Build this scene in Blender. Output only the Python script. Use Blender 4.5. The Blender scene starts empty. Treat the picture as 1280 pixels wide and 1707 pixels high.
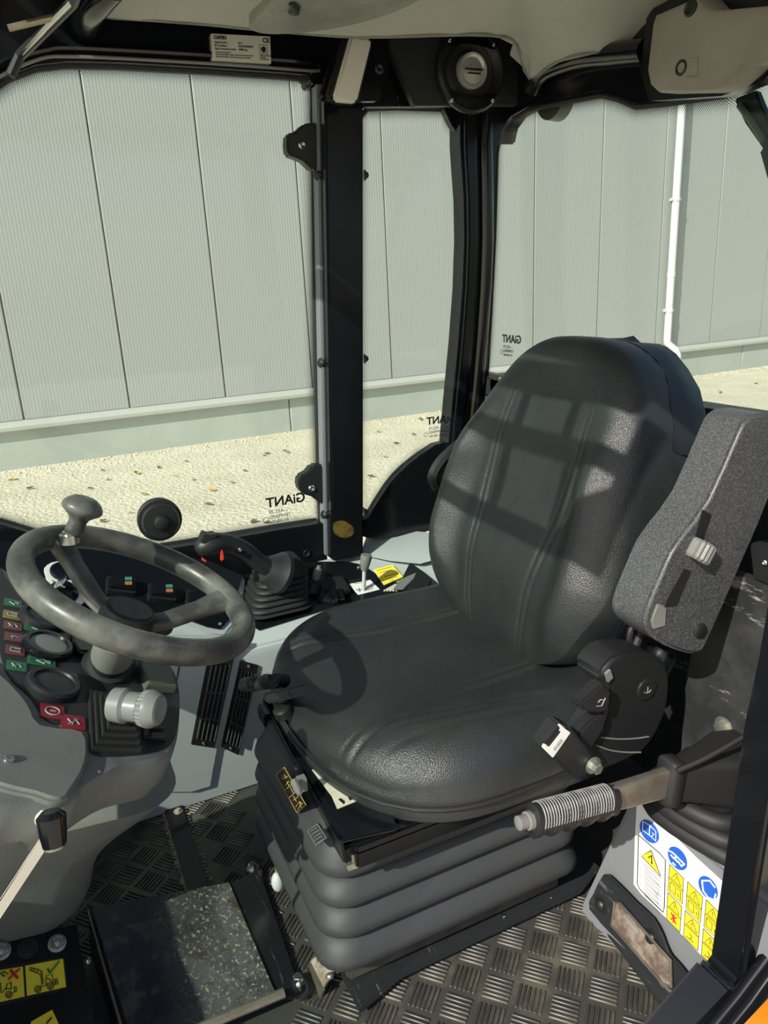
import bpy, bmesh, math, random
from mathutils import Vector, Matrix
R = math.radians
random.seed(7)
# ------------------------------------------------------------------ camera, sky, sun, exposure
SC = bpy.context.scene
COL = SC.collection
FPX, CX, CY = 1240.0, 640.0, 853.5
_p, _r, _y = R(17.2), R(2.9), R(65.4)
FW = Vector((math.cos(_y)*math.cos(_p), math.sin(_y)*math.cos(_p), -math.sin(_p)))
_rt = Vector((math.sin(_y), -math.cos(_y), 0)); _dn = FW.cross(_rt)
RX = math.cos(_r)*_rt + math.sin(_r)*_dn
DN = -math.sin(_r)*_rt + math.cos(_r)*_dn
CAM = Vector((0, 0, 1.0))
cd = bpy.data.cameras.new('camera'); co = bpy.data.objects.new('camera', cd); COL.objects.link(co)
cd.sensor_fit = 'VERTICAL'; cd.sensor_height = 36; cd.lens = FPX*36/1707; cd.clip_start = .02; cd.clip_end = 300
co.matrix_world = Matrix(((RX.x, -DN.x, -FW.x, CAM.x), (RX.y, -DN.y, -FW.y, CAM.y), (RX.z, -DN.z, -FW.z, CAM.z), (0, 0, 0, 1)))
SC.camera = co
SUN_AZ, SUN_EL = R(27), R(38)
SD = Vector((math.cos(SUN_AZ)*math.cos(SUN_EL), math.sin(SUN_AZ)*math.cos(SUN_EL), -math.sin(SUN_EL)))  # travel of light
w = bpy.data.worlds.new('sky'); SC.world = w; w.use_nodes = True
nt = w.node_tree; bg = nt.nodes['Background']
sk = nt.nodes.new('ShaderNodeTexSky'); sk.sky_type = 'NISHITA'; sk.sun_disc = False
sk.sun_elevation = SUN_EL; sk.sun_rotation = math.atan2(-SD.x, -SD.y); sk.air_density = 1.0; sk.dust_density = 2.0
nt.links.new(sk.outputs[0], bg.inputs[0]); bg.inputs[1].default_value = .11
sl = bpy.data.lights.new('sun', 'SUN'); sl.energy = 4.2; sl.angle = R(.53); sl.color = (1, .95, .86)
so = bpy.data.objects.new('sun', sl); COL.objects.link(so); so.location = (-3, -3, 6)
so.rotation_euler = (-SD).to_track_quat('Z', 'Y').to_euler()
SC.view_settings.view_transform = 'Standard'; SC.view_settings.look = 'None'
SC.view_settings.exposure = .35; SC.view_settings.gamma = 1; SC.view_settings.use_curve_mapping = False

def ray(x, y): return FW + (x-CX)/FPX*RX + (y-CY)/FPX*DN
def at(x, y, X=None, Y=None, Z=None):
    """world point of a measured image position on the plane X=, Y= or Z= it lies in"""
    d = ray(x, y)
    t = (X-CAM.x)/d.x if X is not None else (Y-CAM.y)/d.y if Y is not None else (Z-CAM.z)/d.z
    return CAM + t*d
def atp(x, y, o, n):
    d = ray(x, y); return CAM + d*((o-CAM).dot(n)/d.dot(n))
def PL(pts, **k): return [at(x, y, **k) for x, y in pts]
V = Vector
# ------------------------------------------------------------------ materials
MATS = {}
def M(name, base, rough=.5, metal=0, bump=None, var=None, spec=.5, coat=0, emit=0, scratch=None):
    m = bpy.data.materials.new(name); m.use_nodes = True; MATS[name] = m
    t = m.node_tree; b = t.nodes['Principled BSDF']
    b.inputs['Base Color'].default_value = (*base, 1); b.inputs['Roughness'].default_value = rough
    b.inputs['Metallic'].default_value = metal; b.inputs['Specular IOR Level'].default_value = spec
    b.inputs['Coat Weight'].default_value = coat
    if emit:
        b.inputs['Emission Color'].default_value = (*base, 1); b.inputs['Emission Strength'].default_value = emit
    tc = t.nodes.new('ShaderNodeTexCoord')
    src = None
    if var:   # (colour2, scale, lo, hi)
        c2, s, lo, hi = var
        n = t.nodes.new('ShaderNodeTexNoise'); n.inputs['Scale'].default_value = s; n.inputs['Detail'].default_value = 6
        n.inputs['Roughness'].default_value = .65
        t.links.new(tc.outputs['Object'], n.inputs['Vector'])
        r = t.nodes.new('ShaderNodeMapRange'); r.inputs[1].default_value = lo; r.inputs[2].default_value = hi
        t.links.new(n.outputs['Fac'], r.inputs[0])
        mx = t.nodes.new('ShaderNodeMix'); mx.data_type = 'RGBA'
        mx.inputs[6].default_value = (*base, 1); mx.inputs[7].default_value = (*c2, 1)
        t.links.new(r.outputs[0], mx.inputs[0]); src = mx.outputs[2]
    if scratch:   # (colour, scale, threshold) : thin pale scuffs from a stretched noise
        c3, s, th = scratch
        mp = t.nodes.new('ShaderNodeMapping'); mp.inputs['Scale'].default_value = (s, s*.12, s*.5); mp.inputs['Rotation'].default_value = (.4, .7, .5)
        t.links.new(tc.outputs['Object'], mp.inputs[0])
        n = t.nodes.new('ShaderNodeTexNoise'); n.inputs['Scale'].default_value = 1; n.inputs['Detail'].default_value = 8; n.inputs['Roughness'].default_value = .75
        t.links.new(mp.outputs[0], n.inputs['Vector'])
        r = t.nodes.new('ShaderNodeMapRange'); r.inputs[1].default_value = th; r.inputs[2].default_value = th+.06
        t.links.new(n.outputs['Fac'], r.inputs[0])
        mx = t.nodes.new('ShaderNodeMix'); mx.data_type = 'RGBA'; mx.inputs[7].default_value = (*c3, 1)
        if src: t.links.new(src, mx.inputs[6])
        else: mx.inputs[6].default_value = (*base, 1)
        t.links.new(r.outputs[0], mx.inputs[0]); src = mx.outputs[2]
    if src: t.links.new(src, b.inputs['Base Color'])
    if bump:  # (kind, scale, strength, distance)
        k, s, st, di = bump
        if k == 'v':
            n = t.nodes.new('ShaderNodeTexVoronoi'); n.inputs['Scale'].default_value = s; o = n.outputs['Distance']
        else:
            n = t.nodes.new('ShaderNodeTexNoise'); n.inputs['Scale'].default_value = s; n.inputs['Detail'].default_value = 4; o = n.outputs['Fac']
        t.links.new(tc.outputs['Object'], n.inputs['Vector'])
        bp = t.nodes.new('ShaderNodeBump'); bp.inputs['Strength'].default_value = st; bp.inputs['Distance'].default_value = di
        t.links.new(o, bp.inputs['Height']); t.links.new(bp.outputs[0], b.inputs['Normal'])
    return m
M('vinyl', (.018, .0215, .0225), .40, bump=('v', 560, .38, .0014), var=((.028, .0315, .0315), 9, .4, .75), spec=.6)
M('vinyl_side', (.013, .015, .017), .45, bump=('v', 620, .22, .001), spec=.6)
M('bellows_rubber', (.043, .046, .049), .55, bump=('n', 700, .35, .0008))
M('black_gloss', (.006, .007, .009), .16, spec=.5, scratch=((.09, .09, .085), 60, .72))
M('black_paint', (.006, .007, .009), .22, spec=.38, scratch=((.13, .13, .12), 45, .68))
M('black_scuffed', (.022, .025, .027), .34, scratch=((.17, .17, .16), 60, .60))
M('black_plastic', (.014, .015, .016), .45, bump=('n', 500, .15, .0006))
M('bulkhead', (.026, .028, .029), .38, scratch=((.30, .30, .28), 55, .61), var=((.06, .062, .06), 12, .42, .7))
M('black_matte', (.008, .008, .009), .7)
M('rubber', (.016, .016, .017), .6)
M('mat_rubber', (.050, .049, .045), .5, var=((.17, .15, .105), 8, .5, .78))
M('mat_bar', (.040, .039, .036), .42, var=((.15, .135, .10), 10, .45, .75))
M('dusty_black', (.045, .043, .036), .6, var=((.09, .083, .065), 20, .4, .7))
M('dash_grey', (.17, .172, .16), .5, bump=('n', 480, .3, .0009), var=((.215, .215, .20), 7, .4, .7))
M('dash_dark', (.022, .024, .026), .5, bump=('n', 480, .2, .0006))
M('rim_rubber', (.048, .048, .044), .36, var=((.15, .147, .132), 12, .42, .62), bump=('n', 300, .15, .0005))
M('arm_plastic', (.048, .051, .054), .38, bump=('n', 700, .3, .0006), var=((.13, .135, .137), 620, .48, .60))
M('console_grey', (.43, .47, .48), .42, bump=('n', 60, .1, .001))
M('panel_grey', (.19, .20, .215), .45)
M('headliner', (.47, .47, .42), .8, bump=('n', 300, .2, .0006), var=((.42, .42, .375), 3, .4, .6))
M('visor_grey', (.24, .24, .21), .6, var=((.17, .17, .15), 14, .4, .6))
M('cover_beige', (.30, .275, .235), .5, var=((.23, .21, .18), 6, .4, .65))
M('lamp_white', (.76, .72, .64), .4)
M('dome_silver', (.62, .60, .56), .3, .4)
M('steel', (.55, .55, .53), .3, 1)
M('chrome', (.75, .75, .75), .12, 1)
M('zinc', (.52, .52, .46), .38, .85, bump=('n', 120, .2, .0006))
M('bare_steel', (.34, .28, .21), .4, .8, var=((.38, .36, .30), 40, .4, .6))
M('rusty', (.32, .25, .18), .6, .4, var=((.50, .47, .40), 60, .45, .6))
M('silver_plastic', (.20, .205, .20), .35)
M('ridge_grey', (.26, .26, .25), .4)
M('white_plastic', (.55, .57, .56), .4)
M('label_white', (.78, .78, .74), .5)
M('label_cream', (.66, .62, .50), .6, var=((.55, .5, .38), 60, .45, .7))
M('label_yellow', (.85, .66, .03), .45)
M('paper_yellow', (.90, .76, .08), .6)
M('decal_black', (.01, .01, .01), .5)
M('decal_blue', (.02, .11, .52), .4)
M('decal_red', (.55, .03, .03), .4)
M('decal_green', (.03, .22, .06), .4)
M('decal_gold', (.65, .42, .08), .4)
M('faded_gold', (.16, .11, .02), .5, var=((.05, .04, .015), 60, .4, .6))
M('red_button', (.75, .06, .03), .4)
M('orange_mark', (.38, .14, .05), .4)
M('teal_mark', (.04, .20, .20), .4)
M('ind_green', (.02, .14, .06), .3); M('ind_yellow', (.28, .21, .05), .3); M('ind_red', (.17, .045, .045), .3); M('ind_blue', (.02, .03, .07), .3)
M('warn_red', (.26, .015, .03), .35)
M('mark_grey', (.35, .38, .38), .4)
M('green_box', (.11, .12, .09), .45, bump=('n', 200, .2, .0006))
M('orange_paint', (.72, .18, .01), .3)
M('lens_amber', (.13, .10, .085), .10, var=((.30, .25, .20), 40, .42, .62))
M('concrete', (.40, .44, .40), .8, var=((.46, .49, .45), 2.5, .35, .7), bump=('n', 20, .2, .01))
M('cap_metal', (.46, .46, .42), .5)
M('pipe_white', (.70, .72, .70), .35)
M('sand', (.60, .54, .40), .9, var=((.72, .66, .52), 1.6, .35, .7), bump=('n', 26, .9, .03))
M('stone_pale', (.66, .60, .47), .85); M('leaf_brown', (.22, .12, .05), .7); M('leaf_yellow', (.52, .33, .05), .7); M('leaf_green', (.18, .22, .08), .7)

def wall_material():   # micro-ribbed steel sandwich panel
    m = M('wall_panel', (.40, .415, .398), .5)
    t = m.node_tree; b = t.nodes['Principled BSDF']
    tc = t.nodes.new('ShaderNodeTexCoord')
    wv = t.nodes.new('ShaderNodeTexWave'); wv.wave_type = 'BANDS'; wv.bands_direction = 'X'; wv.inputs['Scale'].default_value = 9.5
    t.links.new(tc.outputs['Object'], wv.inputs['Vector'])
    bp = t.nodes.new('ShaderNodeBump'); bp.inputs['Strength'].default_value = .28; bp.inputs['Distance'].default_value = .004
    t.links.new(wv.outputs['Fac'], bp.inputs['Height']); t.links.new(bp.outputs[0], b.inputs['Normal'])
wall_material()

def glass_material():
    m = bpy.data.materials.new('glass'); m.use_nodes = True; MATS['glass'] = m
    t = m.node_tree; t.nodes.clear()
    o = t.nodes.new('ShaderNodeOutputMaterial'); mx = t.nodes.new('ShaderNodeMixShader')
    tr = t.nodes.new('ShaderNodeBsdfTransparent'); tr.inputs[0].default_value = (.90, .95, .92, 1)
    gl = t.nodes.new('ShaderNodeBsdfGlossy'); gl.inputs['Roughness'].default_value = .02
    fr = t.nodes.new('ShaderNodeFresnel'); ge = t.nodes.new('ShaderNodeNewGeometry'); mr = t.nodes.new('ShaderNodeMapRange')
    mr.inputs[3].default_value = 1.35; mr.inputs[4].default_value = 1/1.35   # same thin-sheet reflectance on both faces
    t.links.new(ge.outputs['Backfacing'], mr.inputs[0]); t.links.new(mr.outputs[0], fr.inputs[0])
    t.links.new(fr.outputs[0], mx.inputs[0]); t.links.new(tr.outputs[0], mx.inputs[1]); t.links.new(gl.outputs[0], mx.inputs[2]); t.links.new(mx.outputs[0], o.inputs[0])
glass_material()

def frit_material():   # printed ceramic dots, shrinking towards the clear glass
    m = bpy.data.materials.new('frit_dots'); m.use_nodes = True; MATS['frit_dots'] = m
    t = m.node_tree; t.nodes.clear(); N = t.nodes.new; L = t.links.new
    def math_(op, a, b=None):
        n = N('ShaderNodeMath'); n.operation = op
        for i, v in enumerate((a, b)):
            if v is None: continue
            if isinstance(v, (int, float)): n.inputs[i].default_value = v
            else: L(v, n.inputs[i])
        return n.outputs[0]
    uv = N('ShaderNodeUVMap'); sp = N('ShaderNodeSeparateXYZ'); L(uv.outputs[0], sp.inputs[0])
    a = math_('DIVIDE', math_('ADD', sp.outputs[0], sp.outputs[1]), .0042)
    b = math_('DIVIDE', math_('SUBTRACT', sp.outputs[0], sp.outputs[1]), .0042)
    fa = math_('SUBTRACT', math_('FRACT', a), .5); fb = math_('SUBTRACT', math_('FRACT', b), .5)
    d = math_('SQRT', math_('ADD', math_('MULTIPLY', fa, fa), math_('MULTIPLY', fb, fb)))
    rad = math_('SUBTRACT', .62, math_('MULTIPLY', sp.outputs[1], 20.0))
    k = math_('LESS_THAN', d, rad)
    tr = N('ShaderNodeBsdfTransparent'); df = N('ShaderNodeBsdfPrincipled')
    df.inputs['Base Color'].default_value = (.012, .012, .013, 1); df.inputs['Roughness'].default_value = .5
    mx = N('ShaderNodeMixShader'); o = N('ShaderNodeOutputMaterial')
    L(k, mx.inputs[0]); L(tr.outputs[0], mx.inputs[1]); L(df.outputs[0], mx.inputs[2]); L(mx.outputs[0], o.inputs[0])
frit_material()

def worn_plate_material():   # black paint worn through to grey steel with dried straw-coloured dirt
    m = M('worn_plate', (.012, .014, .018), .38)
    t = m.node_tree; b = t.nodes['Principled BSDF']; N = t.nodes.new; L = t.links.new
    tc = N('ShaderNodeTexCoord')
    def noise(s, lo, hi, det=8, dist=0, sc=(1, 1, 1)):
        mp = N('ShaderNodeMapping'); mp.inputs['Scale'].default_value = sc; L(tc.outputs['Object'], mp.inputs[0])
        n = N('ShaderNodeTexNoise'); n.inputs['Scale'].default_value = s; n.inputs['Detail'].default_value = det; n.inputs['Roughness'].default_value = .7; n.inputs['Distortion'].default_value = dist
        L(mp.outputs[0], n.inputs['Vector'])
        r = N('ShaderNodeMapRange'); r.inputs[1].default_value = lo; r.inputs[2].default_value = hi; L(n.outputs['Fac'], r.inputs[0]); return r.outputs[0]
    def mix(f, a, c):
        x = N('ShaderNodeMix'); x.data_type = 'RGBA'; L(f, x.inputs[0])
        if isinstance(a, tuple): x.inputs[6].default_value = (*a, 1)
        else: L(a, x.inputs[6])
        x.inputs[7].default_value = (*c, 1); return x.outputs[2]
    sx = N('ShaderNodeSeparateXYZ'); L(tc.outputs['Object'], sx.inputs[0])
    g = N('ShaderNodeMapRange'); g.inputs[1].default_value = .02; g.inputs[2].default_value = .10; L(sx.outputs[0], g.inputs[0])
    mul = N('ShaderNodeMath'); mul.operation = 'MULTIPLY'; L(g.outputs[0], mul.inputs[0]); L(noise(9, .32, .48), mul.inputs[1])
    c = mix(mul.outputs[0], (.012, .014, .018), (.085, .092, .09))
    c = mix(noise(22, .54, .60), c, (.05, .045, .04))
    m2 = N('ShaderNodeMath'); m2.operation = 'MULTIPLY'; L(g.outputs[0], m2.inputs[0]); L(noise(150, .55, .62, 10, .3, (1.3, 1, 1)), m2.inputs[1])
    m3 = N('ShaderNodeMath'); m3.operation = 'MULTIPLY'; L(m2.outputs[0], m3.inputs[0]); L(noise(14, .36, .50, 4), m3.inputs[1])
    c = mix(m3.outputs[0], c, (.42, .39, .24))
    L(c, b.inputs['Base Color'])
worn_plate_material()

# ------------------------------------------------------------------ mesh helpers
def rotz(a): return Matrix.Rotation(a, 4, 'Z')
class B:
    def __init__(s): s.bm = bmesh.new()
    def face(s, pts):
        return s.bm.faces.new([s.bm.verts.new(p) for p in pts])
    def rings(s, rs, cap0=True, cap1=True, closed=False):
        vs = [[s.bm.verts.new(p) for p in r] for r in rs]; n = len(vs[0]); m = len(vs)
        for i in range(m if closed else m-1):
            a, b = vs[i], vs[(i+1) % m]
            for j in range(n):
                s.bm.faces.new((a[j], a[(j+1) % n], b[(j+1) % n], b[j]))
        if not closed:
            if cap0: s.bm.faces.new(vs[0][::-1])
            if cap1: s.bm.faces.new(vs[-1])
        return s
    def prism(s, pts, d):
        pts = [V(p) for p in pts]; d = V(d)
        return s.rings([pts, [p+d for p in pts]])
    def box(s, c, size, rot=None):
        m = Matrix.Translation(V(c)) @ (rot.to_4x4() if rot else Matrix()) @ Matrix.Diagonal((*size, 1))
        bmesh.ops.create_cube(s.bm, size=1, matrix=m); return s
    def cyl(s, p0, p1, r0, r1=None, n=20):
        p0, p1 = V(p0), V(p1); r1 = r0 if r1 is None else r1
        return s.lathe(p0, p1-p0, [(0, r0), ((p1-p0).length, r1)], n)
    def lathe(s, o, ax, prof, n=24, sx=1, ref=None):
        o, ax = V(o), V(ax).normalized()
        u = ax.cross(V(ref) if ref else (V((0, 0, 1)) if abs(ax.z) < .9 else V((1, 0, 0)))).normalized(); v = ax.cross(u)
        rs = [[o+ax*h+(u*math.cos(2*math.pi*k/n)*sx+v*math.sin(2*math.pi*k/n))*max(r, 1e-5) for k in range(n)] for h, r in prof]
        return s.rings(rs)
    def tube(s, path, r, n=10, closed=False):
        path = [V(p) for p in path]; m = len(path); rs = []; pu = None
        for i, p in enumerate(path):
            a = path[(i-1) % m] if closed or i else p; b = path[(i+1) % m] if closed or i < m-1 else p
            t = (b-a).normalized()
            if pu is None: pu = t.cross(V((0, 0, 1)) if abs(t.z) < .9 else V((1, 0, 0))).normalized()
            u = (pu - t*pu.dot(t)).normalized(); pu = u; v = t.cross(u)
            rr = r[i] if isinstance(r, (list, tuple)) else r
            rs.append([p+(u*math.cos(2*math.pi*k/n)+v*math.sin(2*math.pi*k/n))*rr for k in range(n)])
        return s.rings(rs, closed=closed)
    def ball(s, c, r, sc=(1, 1, 1), n=16):
        bmesh.ops.create_uvsphere(s.bm, u_segments=n, v_segments=max(6, n//2), radius=r, matrix=Matrix.Translation(V(c)) @ Matrix.Diagonal((*sc, 1))); return s

def obj(name, b, mat, parent=None, bev=0, seg=2, sharp=38, kind=None, label=None):
    bm = b.bm
    bmesh.ops.recalc_face_normals(bm, faces=bm.faces)
    if bev:
        es = [e for e in bm.edges if len(e.link_faces) == 2 and e.calc_face_angle(0) > R(28)]
        bmesh.ops.bevel(bm, geom=es, offset=bev, segments=seg, affect='EDGES', clamp_overlap=True)
    me = bpy.data.meshes.new(name); bm.to_mesh(me); bm.free()
    me.materials.append(MATS[mat])
    me.shade_smooth(); me.set_sharp_from_angle(angle=R(sharp))
    o = bpy.data.objects.new(name, me); COL.objects.link(o)
    if parent: put(o, parent)
    if kind: o['kind'] = kind
    if label: o['label'] = label
    return o
def put(o, parent):
    o.parent = parent
    if parent.type == 'EMPTY': o.location = o.location - parent.location
def thing(name, label, cat, loc, group=None, kind=None):
    o = bpy.data.objects.new(name, None); COL.objects.link(o); o.empty_display_size = .02
    o.location = V(loc); o['label'] = label
    if kind: o['kind'] = kind
    else: o['category'] = cat
    if group: o['group'] = group
    return o
def tag(o, label, cat=None, group=None, kind=None):
    o['label'] = label
    if cat: o['category'] = cat
    if group: o['group'] = group
    if kind: o['kind'] = kind
    return o
def smooth(pts, n=4, closed=True):
    """Catmull-Rom through 2D/3D points"""
    pts = [V(p) for p in pts]; m = len(pts); out = []
    for i in range(m if closed else m-1):
        g = (lambda k: pts[k % m]) if closed else (lambda k: pts[max(0, min(m-1, k))])
        p0, p1, p2, p3 = g(i-1), g(i), g(i+1), g(i+2)
        for k in range(n):
            t = k/n
            out.append(.5*((2*p1)+(p2-p0)*t+(2*p0-5*p1+4*p2-p3)*t*t+(3*p1-p0-3*p2+p3)*t**3))
    if not closed: out.append(pts[-1])
    return out
def rrect(w, h, r, n=5):
    out = []
    for cx, cy, a0 in ((w/2-r, h/2-r, 0), (-w/2+r, h/2-r, 90), (-w/2+r, -h/2+r, 180), (w/2-r, -h/2+r, 270)):
        for k in range(n): out.append((cx+r*math.cos(R(a0+90*k/(n-1))), cy+r*math.sin(R(a0+90*k/(n-1)))))
    return out
class Fr:
    """a working plane: origin, two axes and the outward normal"""
    def __init__(s, o, ex, ey):
        s.o = V(o); s.ex = V(ex).normalized(); s.n = s.ex.cross(V(ey)).normalized(); s.ey = s.n.cross(s.ex)
    def p(s, x, y, z=0): return s.o+s.ex*x+s.ey*y+s.n*z
    def pts(s, l, z=0): return [s.p(x, y, z) for x, y in l]
TEXTS = []
def text(name, body, fr, x, y, size, mat, parent, mirror=False, align='LEFT', depth=.0003, lift=.0006, sx=1.0):
    c = bpy.data.curves.new(name, 'FONT'); c.body = body; c.size = size; c.align_x = align; c.extrude = depth
    o = bpy.data.objects.new(name, c); COL.objects.link(o); c.materials.append(MATS[mat])
    s = -1 if mirror else 1
    q = fr.p(x, y, lift)
    o.matrix_world = Matrix(((fr.ex.x*s*sx, fr.ey.x, fr.n.x, q.x), (fr.ex.y*s*sx, fr.ey.y, fr.n.y, q.y), (fr.ex.z*s*sx, fr.ey.z, fr.n.z, q.z), (0, 0, 0, 1)))
    mw = o.matrix_world.copy(); o.parent = parent
    off = parent.location if parent.type == 'EMPTY' else V((0, 0, 0))
    mw.translation = mw.translation - off
    o.matrix_basis = mw
    TEXTS.append(o)
    return o
def bolt(parent, p, n, r=.006, h=.005, mat='steel', name='bolt', dome=False):
    b = B(); n = V(n).normalized()
    b.lathe(V(p)-n*.001, n, [(0, r*1.5), (.0015, r*1.5), (.0018, r*1.2)], 20)
    b.lathe(V(p), n, [(0, r), (h, r), (h+.0008, r*.8)] if not dome else [(0, r), (h*.5, r*.95), (h*.8, r*.7), (h, r*.3)], 6 if not dome else 16)
    return obj(name, b, mat, parent, sharp=25)
def screw(parent, p, n, r=.004, mat='steel'):
    b = B(); n = V(n).normalized()
    b.lathe(V(p), n, [(0, r), (r*.35, r*.95), (r*.6, r*.6), (r*.45, r*.3), (r*.3, r*.12)], 14)
    return obj('screw', b, mat, parent)

# ------------------------------------------------------------------ outside: ground, hall wall, downpipe, leaves
GZ = -.70
b = B(); b.box((2, 6, GZ-.1), (60, 40, .2))
tag(obj('ground', b, 'sand'), 'pale sandy yard ground beside the grey hall', kind='structure')
TH = R(1.5); WD = V((math.cos(TH), math.sin(TH), 0)); WN = V((-math.sin(TH), math.cos(TH), 0)); WALL_D = 8.6
def wp(x, z, out=0): return V((0, 0, 0))+WD*x+WN*(WALL_D-out)+V((0, 0, z))
wall = thing('wall_back', 'grey ribbed steel hall wall with concrete plinth seen through the windows', None, wp(4, GZ), kind='structure')
seams = [.09, 1.16, 2.24, 3.33, 4.43, 5.55, 6.68, 7.84, 9.02, 10.22, 11.42]
while seams[0] > -9: seams.insert(0, seams[0]-1.08)
while seams[-1] < 26: seams.append(seams[-1]+1.19)
for i in range(len(seams)-1):
    x0, x1 = seams[i]+.006, seams[i+1]-.006
    b = B(); b.box((0, 0, 0), (x1-x0, .06, 6.2))
    o = obj('wall_panel', b, 'wall_panel', None, bev=.008, seg=1)
    o.rotation_euler = (0, 0, TH); o.location = wp((x0+x1)/2, -.2+3.1, -.03); put(o, wall)
b = B(); b.prism([wp(-9, -.2, -.05), wp(26, -.2, -.05), wp(26, 6, -.05), wp(-9, 6, -.05)], WN*.05); obj('backing', b, 'cap_metal', wall)
b = B(); prof = [(-.02, -.20), (.02, -.20), (.09, -.25), (.09, -.285), (.075, -.285), (.075, -.30), (-.02, -.30)]
b.rings([[wp(x, z, o) for o, z in prof] for x in (-9, 26)]); obj('drip_cap', b, 'cap_metal', wall)
for i in range(9):
    x0 = -9+i*4
    b = B(); b.box((0, 0, 0), (3.99, .2, .6)); o = obj('plinth', b, 'concrete', None, bev=.01, seg=1); o.rotation_euler = (0, 0, TH); o.location = wp(x0+2, -.55, -.08); put(o, wall)
dp = thing('downpipe', 'white round downpipe clipped to the grey hall wall behind the seat', 'downpipe', wp(9.16, -.3, .1))
b = B(); b.cyl(wp(9.16, -.08, .105), wp(9.16, 6, .105), .055, n=24)
b.tube([wp(9.16, 0, .105), wp(9.16, -.10, .105), wp(9.20, -.16, .13), wp(9.27, -.22, .17), wp(9.31, -.30, .19), wp(9.31, -.7, .19)], .055, 24)
obj('pipe', b, 'pipe_white', dp)
for z in (1.94, .37, 3.6):
    b = B(); b.lathe(wp(9.16, z-.025, .105), (0, 0, 1), [(0, .06), (0, .064), (.05, .064), (.05, .06)], 24)
    b.box(wp(9.16, z, .045), (.03, .1, .03)); b.box(wp(9.235, z, .105), (.05, .02, .03)); b.box(wp(9.085, z, .105), (.05, .02, .03)); obj('pipe_clip', b, 'pipe_white', dp)
b = B(); b.lathe(wp(9.16, .85, .105), (0, 0, 1), [(0, .056), (.0, .061), (.08, .061), (.08, .056)], 24); obj('collar', b, 'pipe_white', dp)
b = B()
for i in range(1500):
    x = random.uniform(-4, 8.8) if i % 4 else random.uniform(9.5, 16); off = abs(random.gauss(0, .3))+.05; s = random.uniform(.006, .018)
    bmesh.ops.create_icosphere(b.bm, subdivisions=1, radius=s, matrix=Matrix.Translation(wp(x, GZ+s*.3, off)) @ Matrix.Diagonal((1, random.uniform(.6, 1.2), random.uniform(.5, .9), 1)))
tag(obj('gravel', b, 'stone_pale'), 'loose pale gravel ridge along the foot of the concrete plinth', kind='stuff')
leafs = []
for k, mt in enumerate(('leaf_brown', 'leaf_yellow', 'leaf_green')):
    b = B(); pts = [(0, -.05), (.022, -.03), (.045, -.01), (.03, .012), (.028, .04), (0, .06), (-.03, .035), (-.028, .01), (-.048, -.012), (-.02, -.03)]
    c = b.bm.verts.new((0, 0, .006)); vs = [b.bm.verts.new((x, y, .012+.5*abs(x)+.1*y)) for x, y in pts]
    for j in range(len(vs)): b.bm.faces.new((c, vs[j], vs[(j+1) % len(vs)]))
    bmesh.ops.recalc_face_normals(b.bm, faces=b.bm.faces)
    me = bpy.data.meshes.new('leaf'); b.bm.to_mesh(me); b.bm.free(); me.materials.append(MATS[mt]); leafs.append(me)
lp = [(40, 775, 0), (50, 815, 0), (180, 800, 0), (228, 790, 1), (240, 825, 1), (292, 795, 1), (352, 818, 1), (322, 800, 0), (348, 842, 2), (218, 855, 1), (172, 870, 0), (440, 760, 0), (445, 757, 0), (408, 785, 0), (475, 752, 0), (480, 755, 0), (385, 805, 0), (425, 870, 0), (445, 872, 0), (255, 880, 1), (172, 785, 0), (265, 780, 0), (618, 795, 0), (640, 762, 0), (660, 740, 0), (690, 725, 0), (700, 700, 0), (630, 720, 0), (1180, 678, 0), (1183, 682, 0), (1200, 655, 0), (1198, 695, 0), (1260, 640, 0), (108, 760, 0), (60, 742, 0), (20, 800, 1), (150, 815, 0), (310, 770, 0)]
for x, y, k in lp:
    p = at(x, y, Z=GZ+.005)
    o = bpy.data.objects.new('fallen_leaf', leafs[k]); COL.objects.link(o); o.location = p
    o.rotation_euler = (random.uniform(-.3, .3), random.uniform(-.3, .3), random.uniform(0, 6.3)); s = random.uniform(.4, .8); o.scale = (s, s, s)
    wn_ = 'large side window' if x < 560 else 'narrow quarter window' if x < 800 else 'rear window'
    kn_ = ('dry brown', 'yellow', 'green')[k]; far_ = 'near the plinth' if p.y > 6.5 else 'on open ground'
    tag(o, '%s fallen leaf %s seen through the %s' % (kn_, far_, wn_), 'leaf', '%s leaves %s through the %s' % (kn_, far_, wn_))

# ------------------------------------------------------------------ cab shell
YF = 1.50
SN = V((0, -1, 0))
def facing(o): return o
b = B(); b.box((.33, .98, -.02), (1.5, 1.1, .04))
floor = tag(obj('floor', b, 'mat_rubber'), 'black rubber cab floor mat with raised basket pattern', kind='structure')
A0 = R(-47.4); GS = .0485; GO = V((.639, .731, 0))
def stadium(l, w_, n=4):
    out = []
    for sgn in (1, -1):
        for k in range(n+1):
            a = R(-90+180*k/n); out.append((sgn*(l/2-w_/2)+sgn*math.cos(a)*w_/2, sgn*math.sin(a)*w_/2))
    return out
b = B()
for k in range(6):
    y = (k-2.5)*.0068; s0 = stadium(.040, .0040, 3); s1 = stadium(.0385, .0024, 3)
    b.rings([[(x, yy+y, -.001) for x, yy in s0], [(x, yy+y, .0016) for x, yy in s0], [(x, yy+y, .0024) for x, yy in s1]], cap0=False)
tb = obj('tread_block', b, 'mat_bar'); tme = tb.data; bpy.data.objects.remove(tb)
ca, sa = math.cos(A0), math.sin(A0)
nb = 0
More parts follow.
